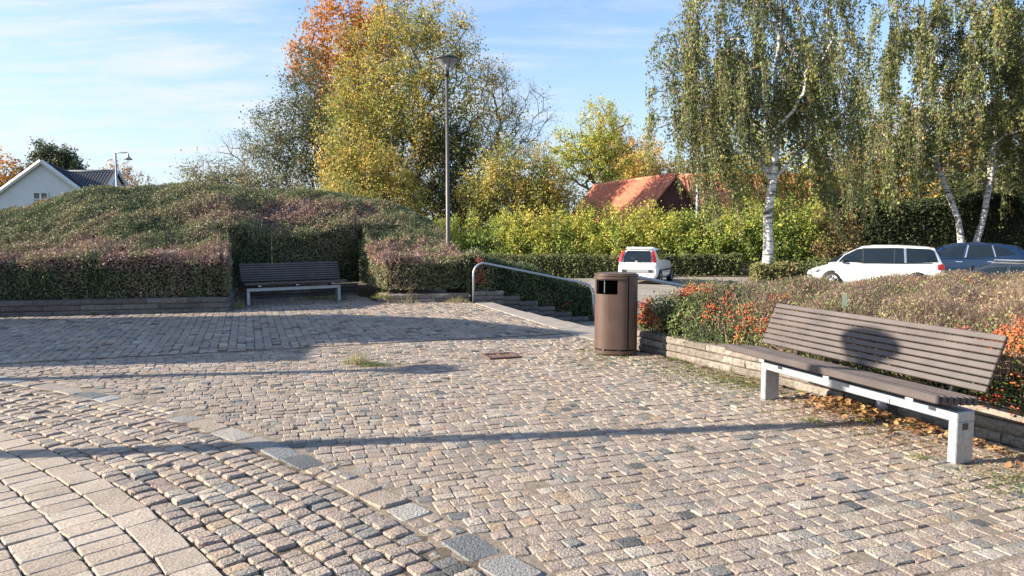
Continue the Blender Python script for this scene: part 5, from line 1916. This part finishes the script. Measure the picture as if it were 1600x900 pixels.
birch('nearest weeping birch with a straight white trunk, left of the parked white family car', (10.95, 31, -.6),
      [[(0, 0, 0), (.02, 0, 1.4), (-.05, 0, 2.9), (.12, 0, 4.3), (.25, 0, 6.2), (.1, 0, 8.4), (.3, 0, 11.0), (.2, 0, 13.4)]],
      [(-.4, 0, 9.5, 4.3, 3.4, 4.2), (-2.5, 0, 8.0, 3.4, 2.8, 2.6), (1.8, .4, 8.2, 2.9, 2.8, 2.8), (.2, 0, 13.0, 3.0, 2.4, 2.4)],
      250, 1750, (1.5, 4.8), 80, .118, .225, 101, lean=(.15, 0), zmin=1.7,
      limbs=[(-1.4, -.3, 4.2), (-2.6, -.4, 5.2), (2.6, -.3, 3.7), (3.7, -.3, 3.9), (-.7, -.5, 5.3)])
birch('second birch with a forked trunk behind the blue crossover', (21.2, 33.6, -.6),
      [[(-.12, 0, 0), (-.28, 0, .9), (-.55, 0, 2.4), (-1.5, 0, 4.6), (-2.3, .2, 7.2), (-2.6, .2, 10), (-2.4, .2, 13)],
       [(.12, .1, 0), (.25, .1, .9), (.62, .1, 2.2), (.9, .1, 4.2), (1.1, .2, 7.0), (1.0, .2, 10.5), (1.2, 0, 13.2)]],
      [(-2.6, 0, 7.6, 3.6, 3.0, 3.2), (1.2, 0, 9.2, 3.8, 3.0, 4.0), (-1.4, 0, 11.6, 3.8, 2.6, 2.8), (2.8, .2, 6.6, 2.8, 2.4, 2.0)],
      260, 2300, (1.5, 4.8), 76, .122, .20, 102, lean=(.06, 0), zmin=1.5, s=1.14)
birch('third birch at the right edge with its pale trunk showing high up', (26.6, 35.0, -.6),
      [[(0, 0, 0), (-.2, 0, 3.0), (-.45, 0, 6.0), (-.7, 0, 8.5), (-.75, 0, 11.5), (-.6, 0, 14)]],
      [(-.5, 0, 8.5, 3.6, 3.0, 3.6), (-.6, 0, 12.2, 3.4, 2.8, 3.0), (1.5, 0, 7.0, 3.0, 3.0, 2.4)],
      210, 2000, (1.5, 4.6), 70, .122, .23, 103, lean=(.05, 0), zmin=1.2, s=1.27)

# ------------------------------------------------------------------ the group of trees behind the big hedge
def lin(p0, p1, n=5, wob=.15, seed=0):
    r_ = np.random.default_rng(seed)
    p0 = np.array(p0, float); p1 = np.array(p1, float)
    return [tuple(p0 + (p1 - p0) * k / (n - 1) + (r_.normal(size=3) * wob * np.array([1, 1, 0]) if 0 < k else 0)) for k in range(n)]


def by_height(lo, hi, z0, z1, amp=.16, sc=2.5, nz=.13):
    def f(Wp_, rg_):
        h = np.clip((Wp_[:, 2] - z0) / (z1 - z0), 0, 1)
        return lo + (hi - lo) * h + amp * patch(Wp_, sc) + .1 * patch(Wp_ + 4, .9) + rg_.normal(size=len(Wp_)) * nz
    return f


BACK = 1.22
_tree = tree


def tree(name, label, base, trunk, blobs, ncl, per, leaf, *a, **k):
    s = BACK * k.pop('push', 1.0)
    k['twl'] = k.get('twl', .7) * s
    if k.get('tintfn') is None and 'tint' in k: k['tint'] = (k['tint'][0], k['tint'][1], k['tint'][2] * s)
    a = list(a); a[2] = a[2] * s
    return _tree(name, label, (base[0] * s, base[1] * s, base[2]), [tuple(v * s for v in q) for q in trunk], [tuple(v * s for v in q) for q in blobs], int(ncl * 1.15), per, leaf * 1.12, *a, **k)


tree('maple_tree', 'tall maple with flaming orange leaves at the back left of the tree group', (-9.9, 46, -.6), lin((0, 0, 0), (.3, 0, 8), 6, .2, 1),
     [(-.5, 0, 12.0, 3.4, 3.0, 3.6), (1.4, 0, 14.2, 2.4, 2.2, 2.6), (.2, 0, 8.5, 3.0, 2.8, 3.0)], 420, 9, .20, L_ORANGE, M['bark'], .26, 201, twigs=5, twl=.75,
     tintfn=by_height(.12, .62, 8, 19, .22))
tree('field_maple', 'big broad tree with olive and yellow leaves standing behind the lamp', (-4.9, 38, -.6), lin((0, 0, 0), (.1, 0, 5), 4, .15, 2),
     [(-.2, 0, 9.4, 4.2, 3.3, 4.2), (-2.4, -.3, 8.2, 2.6, 2.4, 2.6), (-1.7, -.3, 6.2, 3.3, 3.0, 3.4), (2.0, 0, 6.2, 2.9, 2.8, 3.2), (.6, 0, 11.6, 2.7, 2.4, 2.0), (-.5, -.6, 3.9, 4.2, 2.6, 2.0)],
     920, 9, .145, L_OLIVE, M['bark'], .30, 202, twigs=5, twl=.8, tip=.013, tintfn=by_height(.38, .55, 1, 14, .26, 2.6, .16))
tree('field_maple', 'smaller yellow-leaved tree at the foot of the big olive tree, left of the lamp', (-6.9, 35.5, -.6), lin((0, 0, 0), (0, 0, 2.4), 3, .1, 3),
     [(0, 0, 4.0, 2.4, 1.9, 2.0), (1.3, 0, 3.2, 2.2, 1.6, 1.5), (-1.0, 0, 5.3, 1.7, 1.5, 1.6)], 280, 9, .125, L_OLIVE, M['bark'], .14, 203, twigs=5, twl=.6,
     tintfn=by_height(.36, .66, 1, 6, .30, 1.6), push=.96)
tree('willow_tree', 'grey-green willowy tree with bare lower branches at the left of the tree group', (-9.6, 33.5, -.6), lin((0, 0, 0), (.1, 0, 2.0), 3, .05, 4),
     [(.2, 0, 6.2, 2.0, 1.7, 2.2), (-.9, 0, 5.0, 1.9, 1.6, 1.7), (1.2, 0, 4.2, 1.9, 1.7, 2.0), (.4, 0, 8.2, .8, .8, 1.5)], 330, 11, .13, L_GREY, M['bark'], .13, 204, twigs=6, twl=.70, tip=.009,
     tintfn=by_height(.30, .42, 1, 8, .22), push=1.2)
tree('bare_shrub', 'nearly bare spreading shrub with long pale branches at the left of the tree group', (-9.9, 31.5, -.6), lin((0, 0, 0), (0, 0, .9), 3, .05, 5),
     [(-1.6, 0, 4.4, 1.9, 1.2, 2.0), (.4, 0, 3.6, 1.6, 1.2, 1.6), (-2.4, 0, 3.4, 1.2, 1.0, 1.0)], 80, 1, .10, L_OLIVE, M['barkpale'], .10, 205, twigs=5, twl=.8, tip=.011, cat='shrub', up=.1,
     tint=(.6, .2, 2))
tree('ivy_tree', 'dark green ivy-clad shrub just right of the lamp pole', (-2.6, 36.5, -.6), lin((0, 0, 0), (0, 0, 3), 3, .1, 6),
     [(0, 0, 3.0, 1.9, 1.6, 2.3), (-.6, 0, 5.6, 1.3, 1.2, 1.6)], 240, 9, .13, L_DARK, M['bark'], .12, 206, twigs=5, twl=.5, cat='shrub', tint=(.5, .25, 1.5))
tree('bare_tree', 'bare tree with dark branching twigs to the right of the big olive tree', (-2.2, 41, -.6), lin((0, 0, 0), (.6, 0, 4.0), 4, .1, 7),
     [(2.1, 0, 8.2, 2.4, 1.6, 2.2), (1.2, 0, 6.5, 2.2, 1.6, 2.0), (3.0, 0, 6.2, 1.5, 1.2, 1.4), (1.2, 0, 10.0, 1.5, 1.2, 1.2)], 210, 2, .11, L_OLIVE, M['bark'], .17, 207, twigs=7, twl=.95, tip=.013, tint=(.6, .2, 2), shell=.6)
tree('hawthorn', 'rusty brown half-bare tree between the lamp and the orange roof', (.2, 41.5, -.6), lin((0, 0, 0), (0, 0, 2.2), 3, .1, 8),
     [(0, 0, 4.6, 2.5, 2.0, 2.6), (1.6, 0, 3.8, 2.0, 1.8, 2.0), (-1.6, 0, 3.6, 1.9, 1.7, 2.0)], 340, 9, .12, L_OLIVE, M['barkred'], .15, 208, twigs=7, twl=.75, tint=(.50, .34, 1.8), push=.82)
tree = _tree
tree('ash_tree', 'airy green and yellow ash tree with visible branches behind the orange roof', (7.75, 72, -.6), lin((0, 0, 0), (.1, 0, 5.6), 4, .1, 9),
     [(-.8, 0, 10.2, 3.9, 3.0, 2.5), (1.3, 0, 12.5, 2.9, 2.5, 2.5), (-2.8, 0, 8.4, 2.1, 1.8, 1.6), (.7, 0, 9.3, 3.5, 2.3, 2.8)], 240, 9, .22, L_YEL, M['bark'], .24, 209, twigs=5, twl=.8, tip=.02, shell=.42,
     tintfn=by_height(.35, .62, 4, 12, .2))
tree('oak_tree', 'golden yellow tree behind the ridge of the orange roof', (13.9, 77, -.6), lin((0, 0, 0), (0, 0, 4), 4, .1, 10),
     [(0, 0, 7.4, 3.6, 3.0, 4.2), (2.6, 0, 6.0, 3.4, 3.0, 4.0), (-1.4, 0, 5.0, 2.6, 2.2, 3.0)], 420, 9, .24, L_OLIVE, M['bark'], .25, 210, twigs=5, twl=.9, tip=.02, tintfn=by_height(.62, .86, 2, 11, .15, 3))
tree('oak_tree', 'purplish brown tree crown peeping over behind the golden tree', (13.0, 90, -.6), lin((0, 0, 0), (0, 0, 6), 4, .1, 11),
     [(0, 0, 10.5, 4.2, 3.0, 3.6)], 220, 6, .28, L_RUST, M['barkred'], .25, 211, twigs=6, twl=1.0, tip=.022, tint=(.5, .3, 3))
for k, (x, y, h, rx, mat_, tt, lab) in enumerate([
        (19.0, 52, 10.5, 4.6, L_YEL, (.55, .7), 'green and yellow tree behind the gap between the two nearer birches'),
        (27.0, 53, 10.5, 4.2, L_OLIVE, (.72, .95), 'golden orange tree glowing behind the second birch'),
        (32.5, 52, 13.0, 5.0, L_OLIVE, (.70, .95), 'tall golden orange tree behind the right-hand birches'),
        (44.0, 54, 12.0, 4.6, L_DARK, (.4, .7), 'dark green tree behind the third birch at the right edge'),
        (19.0, 71, 9.5, 4.2, L_DARK, (.5, .8), 'dark tree behind the ridge of the long orange roof'),
        (32.0, 49, 8.0, 4.4, L_DARK, (.5, .8), 'dark bushy tree behind the tall shaded hedge')]):
    tree('broadleaf_tree', lab, (x, y, -.6), lin((0, 0, 0), (0, 0, h * .35), 4, .12, 20 + k),
         [(0, 0, h * .62, rx, rx * .75, h * .38), (rx * .5, 0, h * .42, rx * .7, rx * .6, h * .3), (-rx * .5, 0, h * .45, rx * .7, rx * .6, h * .3)],
         320, 8, .21, mat_, M['bark'], .22, 220 + k, twigs=5, twl=.9, tip=.02, tintfn=by_height(tt[0], tt[1], 0, h, .16, 2.6))

# yellowing shrubs along the back of the car park
shrub_x = [(-5.4, 37.5, 2.7, 2.0), (-3.0, 36.8, 2.6, 1.9), (-.6, 37.4, 3.0, 2.1), (1.6, 36.9, 3.0, 1.9), (3.7, 37.5, 3.1, 2.1), (5.9, 36.9, 3.0, 2.0), (8.1, 37.5, 3.2, 2.1), (10.2, 37.0, 3.3, 2.1), (12.4, 37.3, 3.3, 2.1), (14.4, 37.0, 3.5, 2.0)]
shrub_label = ['yellow-green shrub farthest left in the row, behind the crest end of the big hedge', 'yellow-green shrub right behind the foot of the conical lamp', 'yellow-green shrub just right of the conical lamp', 'yellow-green shrub above the bend of the left handrail', 'yellow-green shrub to the left of the white hatchback', 'yellow-green shrub directly behind the white hatchback', 'yellow-green shrub to the right of the white hatchback, under the orange roof', 'yellow-green shrub left of the nearest birch trunk', 'yellow-green shrub directly behind the nearest birch trunk', 'greener shrub at the right end of the row beside the brown withered shrub']
for k, (x, y, h, r_) in enumerate(shrub_x):
    h *= 1.12
    warm = (.46, .44, .45, .50, .46, .47, .50, .43, .38, .34)[k]
    y = y + 2.2 - .16 * (x + 5.4) + (.5 if k % 2 else 0)
    tree('hazel_shrub', shrub_label[k], (x * (1 + .008 * (y - 37)), y, -.6), [(0, 0, 0), (.02, 0, .5), (.05, 0, .9)],
         [(0, 0, h * .58, r_, 1.2, h * .44), (-.5, -.5, h * .36, r_ * .9, 1.1, h * .34), (.5, -.4, h * .40, r_ * .9, 1.1, h * .36)],
         230, 9, .12, L_YEL, M['barkpale'], .06, 240 + k, twigs=5, twl=.42, cat='shrub', group='yellowing shrubs along the back of the car park', tip=.008,
         tintfn=(lambda w_: (lambda Wp_, rg_: w_ + .17 * patch(Wp_, 1.3) + .12 * patch(Wp_ + 3, 3.5) + .10 * np.clip((Wp_[:, 2] - 1.6) / 1.2, -1, 1) + rg_.normal(size=len(Wp_)) * .14))(warm))
tree('hazel_shrub', 'brown withered shrub between the yellow shrubs and the dark shaded hedge', (15.9, 35.6, -.6), [(0, 0, 0), (0, 0, .4), (0, 0, .7)],
     [(0, 0, 1.7, 1.4, 1.0, 1.5)], 160, 6, .12, L_RUST, M['barkred'], .06, 252, twigs=6, twl=.5, cat='shrub', tip=.008, tint=(.3, .25, 1.2))
tree('hazel_shrub', 'olive bush filling the gap between the rusty tree and the orange roof', (3.6, 43.5, -.6), [(0, 0, 0), (0, 0, .8), (0, 0, 1.5)],
     [(0, 0, 2.8, 2.2, 1.5, 2.0), (-2.2, 0, 2.6, 2.0, 1.4, 2.0), (1.6, 0, 2.2, 1.6, 1.4, 1.6)], 260, 8, .13, L_OLIVE, M['bark'], .08, 268, twigs=5, twl=.55, cat='shrub', tip=.010, tint=(.5, .22, 1.4))
# far left
tree('maple_tree', 'small round orange tree at the left edge beyond the white house', (-55.5, 78, -.6), lin((0, 0, 0), (0, 0, 4), 3, .1, 31),
     [(0, 0, 6.2, 4.2, 3.0, 4.2), (-3, 0, 6.0, 3.2, 2.6, 3.6)], 300, 8, .30, L_ORANGE, M['bark'], .2, 261, twigs=5, twl=.9, tip=.025, tintfn=by_height(.2, .5, 2, 11, .2, 3))
tree('pine_tree', 'dark bushy pine rising behind the gable of the white house', (-54.0, 86, -.6), lin((0, 0, 0), (0, 0, 7), 4, .1, 32),
     [(0, 0, 10.4, 2.6, 2.0, 2.4), (-2.2, 0, 8.0, 2.2, 1.8, 2.0), (1.6, 0, 9.4, 1.9, 1.6, 2.0)], 220, 9, .28, L_GREY, M['bark'], .25, 262, twigs=5, twl=.8, tip=.025, tint=(.2, .25, 2))
tree('spruce_tree', 'small pointed dark conifer at the left edge in front of the orange tree', (-48.9, 70, -.6), lin((0, 0, 0), (0, 0, 6.2), 5, .02, 33),
     [(0, 0, 2.4, 1.5, 1.2, 1.8), (0, 0, 4.2, 1.0, .9, 1.8), (0, 0, 6.0, .45, .4, 1.2)], 160, 9, .18, L_DARK, M['bark'], .12, 263, twigs=5, twl=.4, tip=.015, tint=(.55, .25, 1))
tree('cherry_tree', 'thin russet tree behind the far street lamp', (-43.2, 80, -.6), lin((0, 0, 0), (0, 0, 4.2), 3, .1, 34),
     [(0, 0, 6.6, 3.2, 2.0, 2.6), (2.0, 0, 5.6, 2.4, 1.8, 2.2)], 170, 3, .26, L_RUST, M['barkred'], .16, 264, twigs=7, twl=1.0, tip=.02, tint=(.72, .2, 2))
tree('willow_tree', 'low drooping willow just above the hedge crest, left of the tree group', (-18.6, 46, -.6), lin((0, 0, 0), (0, 0, 3.6), 3, .1, 35),
     [(0, 0, 5.2, 2.2, 1.8, 1.5), (1.8, 0, 4.6, 2.2, 1.6, 1.4)], 230, 8, .13, L_GREY, M['barkpale'], .14, 265, twigs=6, twl=1.0, tip=.012, droop=1.2, tint=(.6, .22, 1.5))
tree('hazel_shrub', 'olive shrub behind the crest of the big hedge, below the bare branches', (-11.3, 38, -.6), [(0, 0, 0), (0, 0, .8), (0, 0, 1.4)],
     [(0, 0, 2.4, 2.4, 1.4, 1.8), (2.5, 0, 2.6, 2.0, 1.4, 2.0)], 200, 8, .13, L_OLIVE, M['bark'], .08, 266, twigs=5, twl=.55, cat='shrub', tip=.010, tint=(.5, .2, 1.4))
tree('juniper_bush', 'light green bush at the corner of the berry hedge beside the stairs', (2.55, 10.05, -.25), [(0, 0, 0), (0, 0, .25), (.02, 0, .5)],
     [(0, 0, .72, .34, .30, .40), (.25, .05, .80, .25, .2, .26)], 110, 12, .035, L_BOX, M['bark'], .02, 267, twigs=4, twl=.14, cat='shrub', tip=.004, tint=(.62, .25, .3))

# ------------------------------------------------------------------ weeds, litter
def tuft(label, c, r_, n, h, seed, tl, th, lay=.35, name='grass_tuft', z0=0.0):
    rgt = np.random.default_rng(seed)
    t = thing(name, label, 'grass', (c[0], c[1], z0))
    k = np.sqrt(rgt.random(n)) * r_; a = rgt.random(n) * 6.283
    A = np.c_[k * np.cos(a), k * np.sin(a) * .55, np.full(n, -.012)]
    D = unit(np.c_[rgt.normal(size=(n, 2)) * lay + A[:, :2] / max(r_, .01) * .5, np.ones(n)])
    Lh = (h * rgt.uniform(.35, 1.1, n) * (1.15 - k / r_))[:, None]
    mid = A + D * Lh * .55
    tipp = mid + unit(D + np.c_[rgt.normal(size=(n, 2)) * .5, np.full(n, -.2)]) * Lh * .5
    sd = unit(np.c_[-D[:, 1], D[:, 0], np.zeros(n)] + rgt.normal(size=(n, 3)) * .4) * .0035
    V = np.stack([A - sd, A + sd, mid + sd * .8, mid - sd * .8, tipp + sd * .2, tipp - sd * .2], 1).reshape(-1, 3)
    i0 = (np.arange(n) * 6)[:, None]
    F = np.concatenate([i0 + np.array([[0, 1, 2, 3]]), i0 + np.array([[3, 2, 4, 5]])])
    tn = np.clip(rgt.uniform(tl, th, n), 0, 1)
    o = link('blades', mesh_np('blades', V, F, M['grass'], {'tint': np.tile(tn, 2)}), t); o['kind'] = 'stuff'
    return t


tuft('tall straw-coloured grass tuft growing out of the cobbles at the edge of the broad shadow', (-1.86, 8.62), .17, 240, .26, 301, .55, 1.0, .22)
tuft('low green grass patch to the right of the straw-coloured tuft', (-1.62, 8.48), .26, 520, .10, 302, .1, .5, .7)
tuft('small round green tuft right of the green grass patch on the cobbles', (-1.36, 8.55), .10, 150, .06, 303, .1, .45, .7)
tuft('flat olive grass patch between the tufts and the drain grate', (-.62, 8.98), .26, 330, .04, 304, .3, .75, .9)
tuft('thin green weeds on the cobbles at the left foot of the bin', (1.0, 9.52), .22, 260, .06, 305, .2, .7, .9)
tuft('green weed tuft against the pale wall between bin and bench', (2.02, 8.82), .13, 220, .09, 306, .2, .55, .7)
tuft('pale green weed at the foot of the near bench leg', (2.86, 4.98), .10, 170, .09, 307, .3, .85, .8)
tuft('grey-green weed where the lamp shadow meets the leaves under the bench', (2.52, 5.98), .12, 190, .09, 308, .25, .7, .8)
tuft('dry grass at the broken wall end left of the handrail', (-1.22, 16.05), .30, 420, .22, 309, .6, 1.0, .5)
tuft('dead straggly stems leaning against the broken wall under the hedge', (-2.35, 15.80), .32, 60, .62, 310, .7, 1.0, .55)
tuft('straggly plants growing over the wall end beside the bench niche', (-2.85, 15.92), .30, 420, .24, 311, .25, .9, .7, z0=.12)
tuft('green weeds under the dark bench in the niche', (-4.35, 16.75), .75, 500, .26, 312, .1, .5, .5)
tuft('dark weed at the foot of the left wall', (-7.95, 13.62), .16, 120, .13, 313, .05, .3, .6)
tuft('dry stalks beside the left wall end, left of the dark bench', (-5.62, 14.75), .18, 160, .34, 314, .6, .95, .4)

litter_rg = np.random.default_rng(321)


def scatter(name, label, blobs, n, size, mat, tl, th, kind='stuff', lift=.03, seed=1, aspect=.7):
    rgt = np.random.default_rng(seed)
    w = np.array([b[5] for b in blobs], float); idx = rgt.choice(len(blobs), n, p=w / w.sum())
    Bq = np.array([b[:5] for b in blobs])[idx]
    g_ = rgt.normal(size=(n, 2))
    loc = Bq[:, :2] + (g_[:, :1] * Bq[:, 2:3]) * np.array([E2]) + (g_[:, 1:] * Bq[:, 3:4]) * np.array([E1])
    rel = np.exp(-.5 * (g_ ** 2).sum(1))
    P = np.c_[loc, .004 + rgt.random(n) * (lift * rel + .012) + Bq[:, 4] * rel]
    V, F = leaf_quads(P, np.tile([0, 0, 1.0], (n, 1)), size, aspect, rgt, spread=.42)
    o = link(name, mesh_np(name, V, F, mat, {'tint': np.clip(rgt.uniform(tl, th, n), 0, 1)}))
    return tag(o, label, None, None, kind)


# centre x, y, spread along the bench, across it, heap height, weight
scatter('fallen_leaves', 'heap of dry brown and yellow leaves lying under the sunlit bench', [(2.98, 6.35, .26, .14, .05, 5), (3.25, 5.75, .26, .10, .03, 2), (3.45, 5.25, .25, .08, .015, .9), (3.75, 4.7, .3, .15, .005, .5)],
        850, .055, M['litter'], .05, .95, seed=331)
scatter('plant_debris', 'scattered dry plant debris on the cobbles along the foot of the pale wall', [(2.75, 5.9, .5, .16, 0, 3), (3.05, 5.35, .5, .2, 0, 3), (2.2, 8.3, .75, .14, 0, 3.5), (2.55, 7.4, .5, .12, 0, 2), (3.5, 4.6, .4, .22, 0, 2), (1.75, 9.1, .2, .12, 0, 1), (-2.3, 15.7, .18, .5, 0, 1.2), (-5.6, 15.2, .4, .2, 0, .6)],
        3600, .022, M['litter'], .0, .75, seed=332, aspect=.35, lift=.012)
scatter('moss_cushions', 'flat green and brown moss growing between the cobbles near the pale wall', [(2.0, 8.0, .55, .28, 0, 4), (2.4, 7.55, .35, .14, 0, 3), (3.2, 4.45, .25, .25, 0, 2), (3.65, 4.1, .3, .2, 0, 2), (1.2, 8.9, .3, .3, 0, 1)],
        5200, .016, M['grass'], .05, .62, seed=333, aspect=.8, lift=.006)
# green leaf clump and crumpled foil by the wall under the bench
t = thing('plastic_wrapper', 'crumpled silvery wrapper against the wall under the sunlit bench', 'litter', (3.25, 6.25, .02), .4)
rgt = np.random.default_rng(340)
bm_ = bmesh.new(); bmesh.ops.create_icosphere(bm_, subdivisions=2, radius=.05)
for v in bm_.verts:
    v.co = v.co * (1 + rgt.normal() * .22); v.co.z = v.co.z * 1.3 + .05; v.co.x *= .7
me = bpy.data.meshes.new('wrapper'); bm_.to_mesh(me); bm_.free()
me.materials.append(plain('silver_wrapper', (.42, .45, .50), rough=.25, metal=.5, var=.2))
link('wrapper', me, t)
t = thing('mullein_leaf', 'single pale broad leaf standing up in the hedge behind the bench back', 'leaf', (3.33, 7.2, .80))
b = MB()
pr_ = [(0, 0), (.022, .05), (.028, .10), (.018, .15), (0, .18), (-.018, .15), (-.028, .10), (-.022, .05)]
b.add([(x, .012 * (z / .18) ** 2 + .1 * x * x, z) for x, z in pr_] + [(x * .98, .004 + .012 * (z / .18) ** 2, z) for x, z in pr_],
      [tuple(range(8)), tuple(range(15, 7, -1))] + [(k, 8 + k, 8 + (k + 1) % 8, (k + 1) % 8) for k in range(8)])
b.build('blade', plain('pale_leaf', (.36, .42, .30), rough=.8, var=.1), t)
